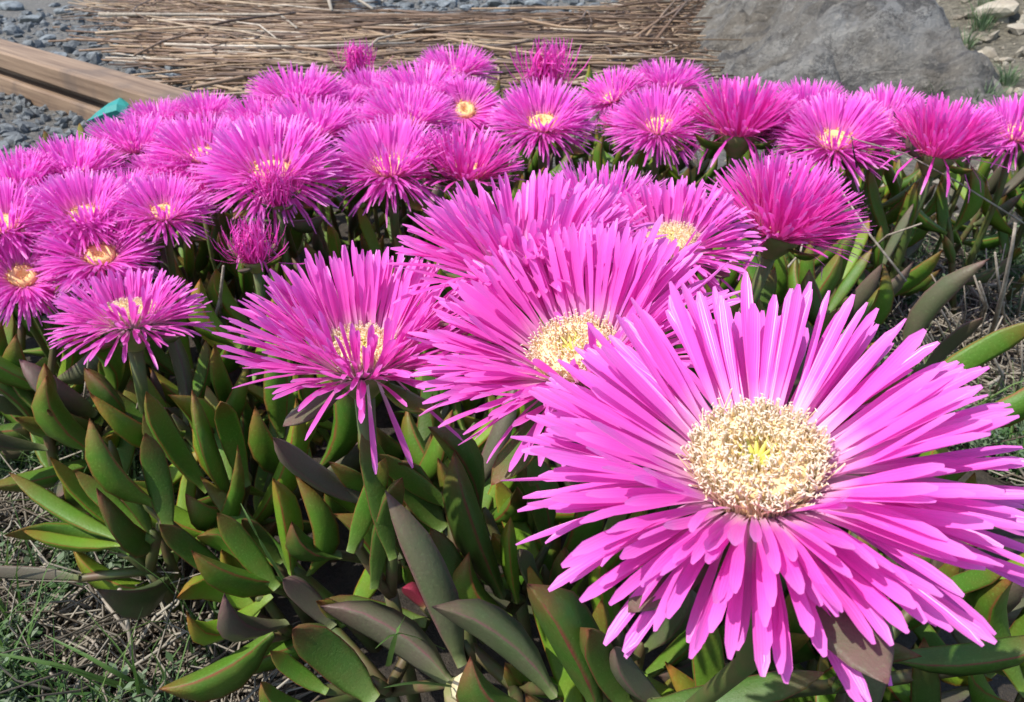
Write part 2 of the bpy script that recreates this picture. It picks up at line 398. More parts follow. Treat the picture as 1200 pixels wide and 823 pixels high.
for i in range(70):
    u, v = rs.uniform(-10, 235), rs.uniform(8, 108)
    if v > 52+u*0.32 - 8 and u < 225: continue
    put_stone(u, v, rs.uniform(8, 17), rs.choice(SL), 'small slate chip lying in gravel behind the timber beam', group='slate chips behind the beam')
for i in range(95):
    u, v = rs.uniform(385, 735), rs.uniform(-8, 26)
    if v > 28-0.00018*(u-560)**2: continue
    put_stone(u, v, rs.uniform(10, 27), rs.choice(SL), 'dark slate stone in the gravel strip behind the dry reeds', group='stones behind the reeds', sink=0.1)
for (u, v, s, k) in [(1168, 22, 60, 1), (1190, 40, 34, 2), (1060, 112, 26, 3), (1078, 100, 20, 0), (1128, 78, 22, 2), (1150, 66, 18, 1), (1098, 126, 16, 3), (1180, 75, 22, 0), (1138, 100, 18, 1), (1110, 60, 14, 2), (1195, 110, 24, 3)]:
    put_stone(u, v, s, TN[k], 'pale tan stone lying on the earth bank beside the grey outcrop', group='stones on the earth bank')
# unseen rock added left of the frame to shade ground before the beam
o = link('stone', SL[2]); o.scale = (0.22, 0.20, 0.42); o.location = (-1.30, 1.52, 0.08); tag(o, 'added unseen slate rock left of the frame, shading the ground before the beam', 'stone')
def gravel(seed, areas):
    mb = MB(); r = random.Random(seed)
    def peb(p, s):
        M = Matrix.Translation(p) @ Matrix.Rotation(r.uniform(0, 6.28), 4, Vector((r.gauss(0, 1), r.gauss(0, 1), r.gauss(0, 1))).normalized()) @ Matrix.Diagonal((s*r.uniform(.7, 1.3), s*r.uniform(.6, 1), s*r.uniform(.4, .7), 1))
        mb.add(VV[r.randrange(6)], JF, None, M)
    VV = []
    for k in range(6):
        VV.append([(v*(1+0.35*noise.noise(v*1.3+Vector((k*3, 1, 2))))) for v in JV])
    for (xa, xb, ya, yb, n) in areas:
        for i in range(n):
            x = r.uniform(xa, xb); y = r.uniform(ya, yb)
            k = r.choice((0.002, 0.003, 0.004, 0.006, 0.010, 0.016)) * (1 if y < 2 else 1.4)
            peb(Vector((x, y, gheight(x, y)+k*0.2)), k)
    return mb
stuff(gravel(8, ((-2.1, -0.35, 0.95, 3.9, 3400), (-1.4, -0.4, 0.95, 1.9, 2600), (-0.9, 0.75, 3.2, 4.7, 1100))).build('gravel', M_GRAVEL, None, False), 'fine grey gravel spread over the ground behind the flowers', 'gravel')

stuff(gravel(9, ((0.35, 2.1, 0.95, 3.4, 4200),)).build('gravel', M_GRAVELT, None, False), 'pale tan grit spread over the earth bank', 'gravel')

# ------------------------------------------------------------------ dry reeds lying behind the flowers
rr = random.Random(3)
RPOLY = [(95, -14), (330, -14), (372, 22), (420, 30), (560, 33), (700, 28), (745, -10), (830, -14), (818, 40), (790, 82), (700, 130), (500, 130), (330, 110), (255, 82), (180, 45)]
def reed_pts(p, ang, L, lift):
    d = Vector((math.cos(ang), math.sin(ang), 0)); s = Vector((-d.y, d.x, 0)); k = rr.gauss(0, 0.10)*L; pts = []
    for t in (-0.5, -0.2, 0.12, 0.5):
        q = p + d*(t*L) + s*(k*(0.25-t*t)*4); q.z = gheight(q.x, q.y)+lift+rr.uniform(0, 0.008); pts.append(q)
    return pts
def reed_ang(u):
    if u < 380: return R(-12 - 40*(380-u)/300 + rr.gauss(0, 14))
    if u > 725: return R(rr.choice((0, 14, 40, 55, 62)) + rr.gauss(0, 8))
    return R(rr.gauss(8*math.sin(u*0.025), 24))
cnt = 0
REEDS_MB = MB()
SM = MB()
while cnt < 4300:
    u, v = rr.uniform(60, 860), rr.uniform(-14, 132)
    if not inpoly(u+rr.gauss(0, 9), v+rr.gauss(0, 4), RPOLY): continue
    p = ath(u, v, 0.0); z = proj(p)[2]
    if z > 5.5: continue
    if rr.random() > min(1, (2.0/z)**-1.2*0.6): continue
    L = rr.choice((0.15, 0.25, 0.4, 0.6, 0.8)); lift = rr.uniform(0.002, 0.045); L *= 0.45 if u > 690 else 1; rad = rr.uniform(0.0012, 0.0034)
    ang = reed_ang(u) if rr.random() < 0.76 else rr.uniform(0, 3.14)
    if cnt < 150 and L >= 0.25:
        mb = MB(); tube(mb, reed_pts(p, ang, L*1.2, 0.028+lift*0.8), [rad*1.3, rad*1.4, rad*1.2, rad*0.9], 6, (0, 0, 0))
        tag(mb.build('dry_reed', M_REED), 'long brown dry reed stem lying on top of the reed litter', 'reed', 'reeds on top of the litter')
    else:
        tube(REEDS_MB, reed_pts(p, ang, L, lift), [rad, rad, rad*0.9, rad*0.7], 4, (0, rr.random(), 0))
    cnt += 1
stuff(REEDS_MB.build('reed_litter', M_REED), 'bed of flattened brown dry reeds behind the pink flowers', 'reed litter')
def named_reed(pts, rad, label, mat=M_TWIG, cat='twig', name='dry_twig', group=None):
    mb = MB(); n = len(pts); tube(mb, pts, [rad*(1-0.5*i/(n-1)) for i in range(n)], 6, (0, 0.95, 0)); return tag(mb.build(name, mat), label, cat, group)
G = lambda u, v, dz: onground(u, v)+Vector((0, 0, dz))
named_reed([G(120, 34, .05), G(200, 36, .055), G(330, 36, .055), G(350, 52, .05)], 0.008, 'bleached long twig lying across the left end of the reed litter')
named_reed([G(378, -4, .06), G(386, 14, .07), G(390, 28, .05)], 0.014, 'pale forked driftwood stick upright at the stone strip')
named_reed([G(386, 0, .06), G(420, 16, .06), G(438, 26, .05)], 0.010, 'pale driftwood stick slanting over the dark stones')
named_reed([G(432, 3, .06), G(450, 16, .05)], 0.009, 'short white stick lying on the stone strip')
for a, b in (((760, 75), (822, -6)), ((752, 66), (800, 2)), ((742, 62), (806, 20)), ((772, 40), (818, 10)), ((700, 24), (800, 16))):
    named_reed([G(*a, .04), G((a[0]+b[0])/2, (a[1]+b[1])/2, .055), G(*b, .05)], 0.006, 'straw coloured reed slanting across the reed litter beside the grey outcrop', M_REED, 'reed', 'dry_reed', 'straw reeds beside the outcrop')

# ------------------------------------------------------------------ timber beam and teal scrap
TA = ath(0, 60, 0.100); TB = ath(224, 127, 0.077); d = (TB-TA).normalized()      # front top edge of the beam
yv = Vector((-d.y, d.x, 0)).normalized(); zv = d.cross(yv)
A2 = TA - d*0.6 - zv*0.076; LEN = (TB-TA).length+0.6+0.02
root = empty('timber_beam', A2, 'weathered brown timber beam with recessed web lying on the gravel', 'beam')
root.rotation_euler = Matrix((d, yv, zv)).transposed().to_euler()
def board(name, y0, y1, z0, z1, ln=LEN):
    mb = MB(); b = 0.004; prof = [(y0+b, z0), (y1-b, z0), (y1, z0+b), (y1, z1-b), (y1-b, z1), (y0+b, z1), (y0, z1-b), (y0, z0+b)]
    k = 12; n = 8
    for i in range(k+1):
        for (y, z) in prof: mb.v.append((ln*i/k, y+0.0012*noise.noise(Vector((i*.9, y*30, z*30))), z+0.0012*noise.noise(Vector((i*.9, y*31, z*33+5))))); mb.c.append((0, 0, 0, 1))
    for i in range(k):
        for j in range(n): mb.f.append((i*n+j, (i+1)*n+j, (i+1)*n+(j+1) % n, i*n+(j+1) % n))
    mb.f.append(tuple(range(n-1, -1, -1))[::-1]); mb.f.append(tuple(range(k*n, k*n+n)))
    return mb.build(name, M_WOOD, root, False)
board('top_flange', -0.002, 0.075, 0.036, 0.076); board('web', 0.028, 0.050, 0.014, 0.039, LEN-0.01); board('bottom_flange', 0.0, 0.072, -0.026, 0.016, LEN-0.004)
def teal():
    mb = MB(); c = ath(131, 133, 0.040); s = 0.044
    sect = [(-1.1, .04, .05, 0), (-0.7, .28, .30, .06), (-0.1, .5, .62, .12), (0.45, .52, .80, .05), (0.85, .40, .60, -.05), (1.05, .2, .3, -.1)]; n = 8
    for (x, wy, hz, yo) in sect:
        for j in range(n):
            t = 2*math.pi*j/n; mb.v.append((c.x+s*x, c.y+s*(yo+wy*math.cos(t)), c.z-0.016+s*(0.62*hz*(1+math.sin(t)) + 0.16*noise.noise(Vector((x*3, j, 1)))))); mb.c.append((0, 0, 0, 1))
    for i in range(len(sect)-1):
        for j in range(n): mb.f.append((i*n+j, (i+1)*n+j, (i+1)*n+(j+1) % n, i*n+(j+1) % n))
    mb.f.append(tuple(range(n-1, -1, -1))); mb.f.append(tuple(range((len(sect)-1)*n, len(sect)*n)))
    tag(mb.build('plastic_scrap', M_TEAL, None, False), 'crumpled teal plastic scrap on the gravel against the beam', 'plastic')
teal()

# ------------------------------------------------------------------ succulent leaves
def leaf_geom(curve, fat, seed):
    """three-sided sabre leaf, length 1, base at origin along +X, flat face up, keel below; half-width 0.5"""
    r = random.Random(seed); mb = MB()
    T = [0, 0.08, 0.22, 0.4, 0.58, 0.74, 0.87, 0.955, 1.0]; n = 8
    for i, t in enumerate(T):
        wd = (0.42+0.58*ss(0, 0.34, t))*(1 if t < 0.66 else max(0.0, 1-((t-0.66)/0.34)**2.2))
        wd = max(wd, 0.03 if t > .99 else 0)
        dp = wd*fat*(0.75+0.35*math.sin(math.pi*min(1, t*1.05)))
        zc = curve*(t*t) - curve*0.15*t; yc = 0.05*math.sin(3*t+seed)*0.3
        # section: edges, flat top slightly hollow, keel rounded
        S = [(0.5, 0.0, 1), (0.34, 0.05, 0.2), (0, 0.09, 0), (-0.34, 0.05, 0.2), (-0.5, 0.0, 1), (-0.36, -0.42, 0.1), (0.0, -0.90, 0.95), (0.36, -0.42, 0.1)]
        for (y, z, e) in S:
            mb.v.append((t, y*wd+yc*4, z*dp)); mb.c.append((t, e, 0.5, 1))
        for q in range(n):
            v = mb.v[-n+q]; mb.v[-n+q] = (v[0], v[1], v[2])
        mb.z = getattr(mb, 'z', []) + [zc]
    k = len(T)
    for i in range(k-1):
        for j in range(n): mb.f.append((i*n+j, i*n+(j+1) % n, (i+1)*n+(j+1) % n, (i+1)*n+j))
    mb.f.append(tuple(range(n))); mb.f.append(tuple(range(k*n-1, (k-1)*n-1, -1)))
    return mb, T
LEAFCACHE = {}
def leaf_mesh(ci, fi, key, asp):
    """asp = width/length ratio bucket; curve in units of length"""
    k = (ci, fi, key, asp)
    if k not in LEAFCACHE:
        mb, T = leaf_geom(0, fi, ci*7+1); n = 8; cur = ci*0.07
        out = MB()
        for q, (x, y, z) in enumerate(mb.v):
            out.v.append((x, y*asp*0.1, z*asp*0.1 + cur*(4*(x-0.5)**2-1)))
        out.c = mb.c; out.f = mb.f
        LEAFCACHE[k] = out.mesh('leaf', M_LEAF[key])
    return LEAFCACHE[k]
def leaf_matrix(p0, p1, nrm, roll=0):
    x = (p1-p0); L = x.length; x.normalize(); z = (nrm - x*nrm.dot(x))
    if z.length < 1e-3: z = Vector((0, 0, 1)).cross(x)
    z.normalize(); y = z.cross(x)
    M = Matrix((x, y, z)).transposed().to_4x4()
    return Matrix.Translation(p0) @ M @ Matrix.Rotation(roll, 4, 'X') @ Matrix.Diagonal((L, L, L, 1)), L
def add_leaf(root, p0, p1, width, nrm, key, ci=1, fat=0.9, roll=0, name='leaf'):
    M, L = leaf_matrix(p0, p1, nrm, roll)
    asp = max(1, min(6, round(width/L*10*4)/4))
    return link(name, leaf_mesh(ci, fat, key, asp), root, Matrix.Translation(-root.location) @ M)

# ------------------------------------------------------------------ flowers
HT = (0, .18, .4, .62, .8, .92, 1.0); FT = (0, .35, .75, 1.0)
def petal_geom(bend, seed, hero):
    """unit petal: base at origin along +X, inner face +Z; y half-width 0.5 (scaled later)"""
    r = random.Random(seed); T = HT if hero else FT; vs = []; fs = []; cs = []
    tw = r.uniform(-0.5, 0.5); rn = r.random(); x = z = 0; a = 0; side = r.uniform(-0.05, 0.05); pt = 0
    blunt = r.uniform(0.80, 0.90); kink = r.uniform(-.3, .3)
    for i, t in enumerate(T):
        dt = t-pt; a = R(bend)*t**1.3 + R(8)*kink*math.sin(7*t); x += math.cos(a)*dt; z += math.sin(a)*dt; pt = t
        wd = 0.46+0.54*ss(0.05, 0.72, t)
        if t > blunt: wd *= math.sqrt(max(0.0, 1-((t-blunt)/(1-blunt))**2)) if t < 1 else 0.30
        th = tw*t; ch = 0.15*wd
        for q in (-1, 0, 1) if hero else (-1, 1):
            yy = q*0.5*wd; zz = (ch if q else -ch*0.4)
            vs.append((x - math.sin(a)*zz*0.1, yy*math.cos(th)+side*math.sin(2.4*t)*10*0.5, z + (zz*math.cos(th)+yy*math.sin(th))*0.09)); cs.append((t, rn, 0.5+0.5*q, 1))
    m = 3 if hero else 2
    for i in range(len(T)-1):
        for j in range(m-1): a0 = i*m+j; fs.append((a0, a0+1, a0+1+m, a0+m))
    return vs, fs, cs
VARP = {}
def petal_var(b, k, hero):
    key = (b, k, hero)
    if key not in VARP: VARP[key] = petal_geom(b, k*13+b, hero)
    return VARP[key]
PMESH = {}
def petal_mesh(b, k, mat, asp):
    key = (b, k, mat.name, asp)
    if key not in PMESH:
        vs, fs, cs = petal_var(b, k, True); mb = MB(); mb.add([(x, y*asp, z) for x, y, z in vs], fs, cs); PMESH[key] = mb.mesh('petal', mat)
    return PMESH[key]
OCT = [(1, 0, 0), (-1, 0, 0), (0, 1, 0), (0, -1, 0), (0, 0, 1), (0, 0, -1)]
OCF = [(0, 2, 4), (2, 1, 4), (1, 3, 4), (3, 0, 4), (2, 0, 5), (1, 2, 5), (3, 1, 5), (0, 3, 5)]

def stamens(n, rad, h, r, hero):
    mb = MB(); cu = MB()
    for i in range(n):
        q = math.sqrt(r.uniform(0.13, 1.0)); ph = r.uniform(0, 6.283)
        if r.random() < 0.38: q = r.uniform(0.92, 1.04)
        d = Vector((math.cos(ph), math.sin(ph), 0)); s = Vector((-d.y, d.x, 0))
        hh = h*(0.78 + 0.38*math.sin(math.pi*min(1, q*0.86))**2)*r.uniform(0.86, 1.16)
        lean = (q-0.62)*0.55 + r.gauss(0, 0.13)
        if q > 0.85: hh *= r.uniform(0.85, 1.25)
        p0 = d*(rad*q*0.93); p1 = p0 + d*(rad*lean*0.25) + Vector((0, 0, hh*0.6)) + s*r.gauss(0, .03)*rad
        p2 = p0 + d*(rad*lean*0.6) + Vector((0, 0, hh)) + s*r.gauss(0, .09)*rad
        rn = r.random()**2
        if hero: tube(mb, [p0, p1, p2], [rad*0.022, rad*0.018, rad*0.014], 3, (0, rn, 0), False)
        else: tube(mb, [p0, p2], [rad*0.04, rad*0.03], 3, (0, rn, 0), False)
        for q_ in range(len(mb.c)-(9 if hero else 6), len(mb.c)): mb.c[q_] = (mb.c[q_][0]*0.5, rn, 0, 1)
        ax = Vector((r.gauss(0, 1), r.gauss(0, 1), r.gauss(0, .5))).normalized()
        sz = rad*(0.052 if hero else 0.10)
        M = Matrix.Translation(p2) @ ax.to_track_quat('X', 'Z').to_matrix().to_4x4() @ Matrix.Diagonal((sz, sz*0.34, sz*0.34, 1))
        mb.add(OCT, OCF, [(1, rn*0.5, 0, 1)]*6, M)
    # cushion below the filaments, with the hollow in the middle
    prof = [(0.0, 0.05), (0.20, 0.10), (0.32, 0.60), (0.46, 0.92), (0.68, 1.0), (0.86, 0.86), (0.94, 0.5), (0.94, 0.0)]
    N = 22
    for (q, z) in prof:
        for j in range(N):
            t = 2*math.pi*j/N; cu.v.append((rad*q*math.cos(t), rad*q*math.sin(t), h*z)); cu.c.append((0, 0, 0, 1))
    for i in range(len(prof)-1):
        for j in range(N): cu.f.append((i*N+j, (i+1)*N+j, (i+1)*N+(j+1) % N, i*N+(j+1) % N))
    return mb, cu
FLOWERS = []
def flower(u, v, wpx, label, group=None, D=None, h=None, tc=0.3, tr=0.0, ei=52, eo=12, kind='open', hero=False, mod=(0, 0), n=None, seed=None, lenk=1.0, disc=0.145, bends=(-16, 14), rings=4, extra=(), fshort=0.0):
    """u,v pixel of the disc; wpx apparent width; tc/tr lean of the axis towards the camera / to the right;
       ei/eo elevation of the inner / outer petals; mod=(deg, azimuth) makes one side more erect"""
    r = random.Random(seed if seed is not None else int(u*7+v*13))
    if D: z = FPX*D/wpx
    else:
        z = depth_at_height(v, h or 0.175); D = max(0.06, min(0.116, wpx*1.40*z/FPX))
    if not hero and kind == 'open' and v < 275 and tc < 0.5:
        ei += 4; tc += -0.10 if tc < 0.2 else 0.02
    c = at(u, v, z)
    base = Vector((c.x, c.y, gheight(c.x, c.y)))
    tocam = (CAM-c); tocam.z = 0; tocam.normalize(); right = Vector((-tocam.y, tocam.x, 0))
    ax = (Vector((0, 0, 1)) + tocam*tc + right*tr).normalized()
    yv = -(tocam - ax*tocam.dot(ax)).normalized(); xv = yv.cross(ax)
    Fm = Matrix.Translation(c) @ Matrix((xv, yv, ax)).transposed().to_4x4()
    root = empty('ice_plant_flower', base, label, 'flower', group)
    L2 = Matrix.Translation(-base) @ Fm
    FLOWERS.append((c.z-base.z, D, z, u, v))
    mat = {'open': M_PETAL if hero else M_PETALF, 'cup': M_PETALC, 'wilt': M_WILT, 'bud': M_PETALC}[kind]
    if not hero and kind == 'open':
        disc = 0.118; tc_ = 0
    rad = disc*D; r0 = rad*0.97; em = math.cos(R(max(0, min(eo, 45))))
    Lp = (D/2-r0)/em*lenk
    nn = 296 if hero else int((n or 130)*(2.3 if kind == 'cup' else 1.6 if kind in ('wilt', 'bud') else 3.2))
    rings = (5 if hero else 7) if kind == 'open' else rings; per = nn//rings; pm = MB(); hz = 0
    for k in range(rings):
        fk = k/(rings-1)
        for i in range(per+(len(extra) if k == rings-1 else 0)):
            ph = 2*math.pi*(i+0.5*(k % 2)+r.uniform(-.33, .33))/per + k*0.37
            e = ei+(eo-ei)*fk + r.gauss(0, (6 if hero else 8) if kind != 'wilt' else 22) + mod[0]*math.cos(ph-R(mod[1]))
            if i >= per: ph = R(extra[i-per][0]); e = extra[i-per][1]
            L = Lp*((0.82+0.18*fk) if kind == 'open' else 0.92)*(r.uniform(0.92, 1.04) if r.random() < 0.88 else r.uniform(0.74, 0.92))
            L *= 1-fshort*max(0, -math.sin(ph))
            b = {'wilt': r.choice((40, 75, 110, 150)), 'bud': r.choice((25, 45)), 'cup': r.choice((-25, -10, 5))}.get(kind)
            if b is None: b = r.choice((bends[0], (bends[0]+bends[1])//2, bends[1], bends[0]//2, bends[0]-14))
            if kind == 'cup' and r.random() < 0.06 and fk > 0.6: e -= 40; b = -60
            W = (0.00235 if hero else 0.0019)*D/0.1*r.uniform(0.82, 1.15)*(1.45 if kind == 'cup' else 1)
            rr0 = r0*(0.93+0.07*fk)
            M = Matrix.Rotation(ph, 4, 'Z') @ Matrix.Translation((rr0, 0, D*0.018*(1-fk)-D*0.006)) @ Matrix.Rotation(-R(e), 4, 'Y') @ Matrix.Rotation(r.gauss(0, 0.22), 4, 'X') @ Matrix.Rotation(r.gauss(0, 0.075), 4, 'Z')
            if hero:
                asp = W/L
                link('petal', petal_mesh(b, r.randrange(5), mat, max(0.035, min(0.14, round(asp*150)/150))), root, L2 @ M @ Matrix.Diagonal((L, L, L, 1)))
            else:
                vs, fs, cs = petal_var(b, r.randrange(6), False)
                rn = r.random()*0.9
                pm.add([(x, y*W/L, z_) for x, y, z_ in vs], fs, [(q[0], rn, q[2], 1) for q in cs], L2 @ M @ Matrix.Diagonal((L, L, L, 1)))
    if not hero: stuff(pm.build('petals', mat, root))
    if kind in ('open', 'cup'):
        hh = rad*(0.70 if hero else 0.5)
        st, cu = stamens((1500 if wpx > 500 else 850) if hero else 70, rad, hh, r, hero)
        fi = MB(); fi.add(st.v, st.f, st.c, L2); stuff(fi.build('stamens', M_STAM if hero else M_STAMB, root, False))
        fi = MB(); fi.add(cu.v, cu.f, cu.c, L2); fi.build('stamen_cushion', M_CUSH if hero else M_CUSHB, root)
        if hero:
            sy = MB()
            for i in range(11):
                t = 2*math.pi*i/11; d = Vector((math.cos(t), math.sin(t), 0))
                tube(sy, [d*rad*.05, d*rad*.12+Vector((0, 0, hh*.65)), d*rad*0.36+Vector((0, 0, hh*.98))], [rad*.055, rad*.048, rad*.014], 5, (0, 0, 0))
            fi = MB(); fi.add(sy.v, sy.f, sy.c, L2); fi.build('styles', M_STYLE, root)
    # calyx, sepals and stalk
    cx = MB(); N = 12
    prof = [(1.02, 0.03), (1.08, -0.10), (1.0, -0.35), (0.82, -0.65), (0.6, -0.95), (0.38, -1.25)]
    for (q, zz) in prof:
        for j in range(N): t = 2*math.pi*j/N; cx.v.append((rad*q*math.cos(t), rad*q*math.sin(t), rad*zz)); cx.c.append((0, 0, 0, 1))
    for i in range(len(prof)-1):
        for j in range(N): cx.f.append((i*N+j, i*N+(j+1) % N, (i+1)*N+(j+1) % N, (i+1)*N+j))
    cx.f.append(tuple(range(N))); fi = MB(); fi.add(cx.v, cx.f, cx.c, L2); cxo = fi.build('calyx', M_CALYX, root)
    inv = Fm
    for i in range(4):
        t = R(45+90*i)+r.uniform(-.3, .3); d = Vector((math.cos(t), math.sin(t), 0))
        el = R(r.uniform(-12, 12) if kind == 'open' else r.uniform(10, 45)); ln = D*r.uniform(0.26, 0.40)
        p0 = inv @ (d*rad*0.8 + Vector((0, 0, -rad*0.4))); p1 = inv @ (d*(rad*0.8+ln*math.cos(el)) + Vector((0, 0, -rad*0.4+ln*math.sin(el))))
        sp = add_leaf(root, p0, p1, ln*0.32, ax, r.choice('gdp'), r.choice((0, 1)), 0.5, 0, 'sepal'); sp.parent = cxo
    p0 = inv @ Vector((0, 0, -rad*1.15)); mid = p0 - ax*(0.25*(c.z-base.z)); bot = Vector((mid.x*0.5+base.x*0.5, mid.y*0.5+base.y*0.5+(0.11 if hero else 0.03), base.z-0.01))
    st = MB(); tube(st, [q-base for q in (p0, mid, (mid+bot)/2+Vector((0.002, 0, 0)), bot)], [rad*.34, rad*.25, rad*.25, rad*.28], 8); st.build('stalk', M_STALK, root)
    return root

# --- the near flowers, petal by petal
flower(886, 558, 618, 'largest pink ice plant flower, fully open, with broad cream stamen disc and styles showing', D=0.102, tc=0.28, tr=-0.08, ei=40, eo=0, hero=True, mod=(-7, 90), n=176, bends=(-16, 12), disc=0.113, fshort=0.20)
flower(676, 424, 390, 'wide open pink flower with cream disc half overlapped by the largest flower', D=0.100, tc=0.24, tr=-0.28, ei=54, eo=20, hero=True, mod=(2, 70), n=172, bends=(-10, 14), disc=0.118, fshort=0.16)
flower(424, 424, 318, 'pink flower whose front petals stand across its cream disc, two petals drooping below', D=0.094, tc=0.10, tr=0.02, ei=66, eo=24, hero=True, mod=(0, 60), n=176, bends=(-10, 14), disc=0.12, extra=((-84, -62), (-66, -58), (-40, -34)), fshort=0.16)
flower(618, 322, 320, 'pink flower with hidden disc rising behind the two flowers with cream discs', D=0.098, tc=-0.10, tr=-0.05, ei=66, eo=22, hero=True, mod=(4, 90), n=160, bends=(-16, 12), disc=0.12)
flower(786, 292, 215, 'open pink flower with cream disc standing behind the largest flower', D=0.092, tc=0.24, tr=-0.10, ei=54, eo=4, hero=True, mod=(10, 90), n=160, disc=0.125)
flower(706, 258, 190, 'pink flower seen edge on between the hidden disc flower and its right neighbour', D=0.090, tc=-0.05, tr=0.05, ei=62, eo=20)
flower(912, 272, 178, 'deep pink cup shaped flower seen from its side above green calyx, ragged lower petals', D=0.090, tc=0.02, tr=0.20, ei=78, eo=26, kind='cup', n=180, lenk=1.25)
# --- the right-hand row
LR = 'row before the grey outcrop'
flower(978, 168, 128, 'open pink flower with yellow disc and thin dark stalk across it, before the outcrop', tc=0.35, ei=52, eo=8, n=150)
flower(865, 156, 112, 'cup shaped deep pink flower seen from the side with flat green sepals', tc=0.0, ei=76, eo=36, kind='cup', n=140)
flower(1036, 146, 86, 'pink flower with a small black insect beside its yellow disc', tc=0.32, h=.18)
flower(1098, 180, 104, 'side view of plump deep pink cup flower above upright leaves', tc=0.0, tr=0.12, ei=80, eo=38, kind='cup', n=150)
flower(1190, 160, 96, 'pink flower at the end of the row before the earth bank', tc=0.2, ei=55, eo=5)
flower(1143, 178, 34, 'small pink flower half hidden behind an upright leaf beneath the row', tc=0.1, ei=70, eo=30, kind='cup', D=0.05)
flower(1142, 160, 60, 'pink flower with pale disc tucked behind the plump cup flower', tc=0.3, h=0.17)
flower(945, 134, 84, 'pink flower poking up behind the one crossed by the dark stalk', tc=0.1, ei=62, eo=14, h=.18)
flower(772, 151, 96, 'pink flower with pale yellow disc above a closed bud', tc=0.32, ei=52, eo=2)
flower(718, 117, 72, 'pink flower with yellow disc turned towards the reed litter edge', tc=0.2, tr=-0.35, ei=52, eo=8)
flower(782, 106, 80, 'pink flower farthest back in the row, edge on against the outcrop', tc=0.05, ei=58, eo=12, h=.18)
flower(736, 152, 58, 'small side on pink flower left of the pale yellow disc', tc=0.05, ei=60, eo=20, kind='cup', h=.165)
flower(755, 186, 30, 'closed pink bud tip among upright green leaves', tc=0.05, tr=-0.15, ei=86, eo=72, kind='bud', D=0.040, n=60, lenk=0.9)
flower(636, 148, 108, 'pink flower with pale disc standing apart on green leaves before the reeds', tc=0.32, ei=52, eo=2, n=140)
flower(640, 108, 72, 'tousled pink flower with curled petals before the reed litter', tc=0.0, ei=78, eo=46, kind='wilt', n=110, lenk=1.3, h=.17)
# --- the middle bunch
flower(545, 131, 74, 'small pink flower with orange yellow disc turned squarely forward', tc=0.75, tr=0.1, ei=32, eo=6, h=.18)
GM = 'pink flowers bunched before the reeds'
LM = 'pink flower with hidden disc in the dense bunch before the reed litter'
flower(533, 88, 84, LM, GM, tc=0.12, ei=52, eo=8, h=.18)
flower(496, 116, 98, LM, GM, tc=0.12, ei=52, eo=8, h=.185)
flower(478, 146, 100, LM, GM, tc=0.15, ei=54, eo=10, h=.185)
flower(458, 200, 122, 'large pink flower with just visible pale disc at the front of the bunch', tc=0.22, ei=54, eo=4, n=150, h=.18)
flower(544, 206, 108, 'pink flower with loosely spread tall petals at the front of the bunch', tc=0.02, tr=0.12, ei=66, eo=24, kind='cup', n=110, h=.175)
flower(420, 90, 52, 'tousled deep pink flower head highest in the bunch', tc=0.0, ei=75, eo=40, kind='wilt', n=110, lenk=1.35, h=.18)
flower(436, 112, 70, LM, GM, tc=0.1, ei=55, eo=10, h=.175)
flower(352, 122, 104, LM, GM, tc=0.10, ei=55, eo=10, h=.185)
flower(366, 160, 100, LM, GM, tc=0.10, ei=58, eo=12, h=.18)
flower(424, 158, 66, 'pink flower with small visible yellow disc inside the dense bunch', tc=0.35, tr=-0.1, ei=55, eo=10, h=.175)
flower(320, 206, 144, 'large open pink flower with pale disc above a crumpled deep pink one', tc=0.26, ei=54, eo=0, n=160, h=.185)
for (u_, v_, w_) in ((306, 150, 78), (398, 132, 72), (462, 128, 76)): flower(u_, v_, w_, LM, GM, tc=0.08, ei=58, eo=12, h=.175)
# --- spent flowers
flower(326, 236, 74, 'crumpled deep pink flower closing up above two flat pointed leaves', tc=0.35, ei=72, eo=42, kind='wilt', n=130, lenk=1.45, D=0.042)
flower(298, 304, 92, 'crumpled spent flower with curled magenta petals low among leaves', tc=0.1, ei=72, eo=34, kind='wilt', n=150, lenk=1.4, D=0.048)
flower(236, 236, 60, 'crumpled deep pink flower tucked beside the large open pale disc flower', tc=0.2, ei=70, eo=40, kind='wilt', n=110, lenk=1.4, D=0.036)
# --- the left drift
GL = 'pink flowers in the drift before the beam'
LL = 'pink flower with hidden disc in the drift before the timber beam'
flower(240, 186, 104, 'open pink flower with faint pale disc in the drift before the beam', tc=0.22, ei=54, eo=4, h=.18)
flower(242, 140, 70, LL, GL, tc=0.05, ei=60, eo=14, h=.17)
flower(158, 178, 96, LL, GL, tc=0.06, ei=60, eo=12, h=.175)
flower(188, 148, 66, 'small pink flower beside the teal scrap', tc=0.05, ei=60, eo=20, h=.165)
flower(88, 206, 100, LL, GL, tc=0.08, ei=58, eo=10, h=.175)
flower(20, 220, 98, LL, GL, tc=0.08, ei=58, eo=10, h=.175)
flower(200, 212, 82, LL, GL, tc=0.08, ei=60, eo=12, h=.165)
flower(146, 236, 80, LL, GL, tc=0.06, ei=58, eo=14, h=.165)
flower(100, 256, 104, 'shaded pink flower with orange disc in the drift before the beam', tc=0.35, ei=54, eo=8, h=.175)
flower(192, 252, 92, 'pink flower with pale orange disc touching the crumpled flower', tc=0.26, tr=0.05, ei=54, eo=6, h=.175)
flower(4, 266, 104, 'pink flower with orange disc and a pale star of petals behind it', tc=0.3, ei=54, eo=6, h=.175)
flower(118, 302, 150, 'open pink flower with bright cream yellow disc above the spiky one', D=0.080, tc=0.36, tr=0.02, ei=48, eo=2, n=150, mod=(6, 90))
flower(27, 326, 138, 'open pink flower with round orange yellow disc facing out beside the spiky one', D=0.072, tc=0.62, tr=0.10, ei=42, eo=0, n=150)
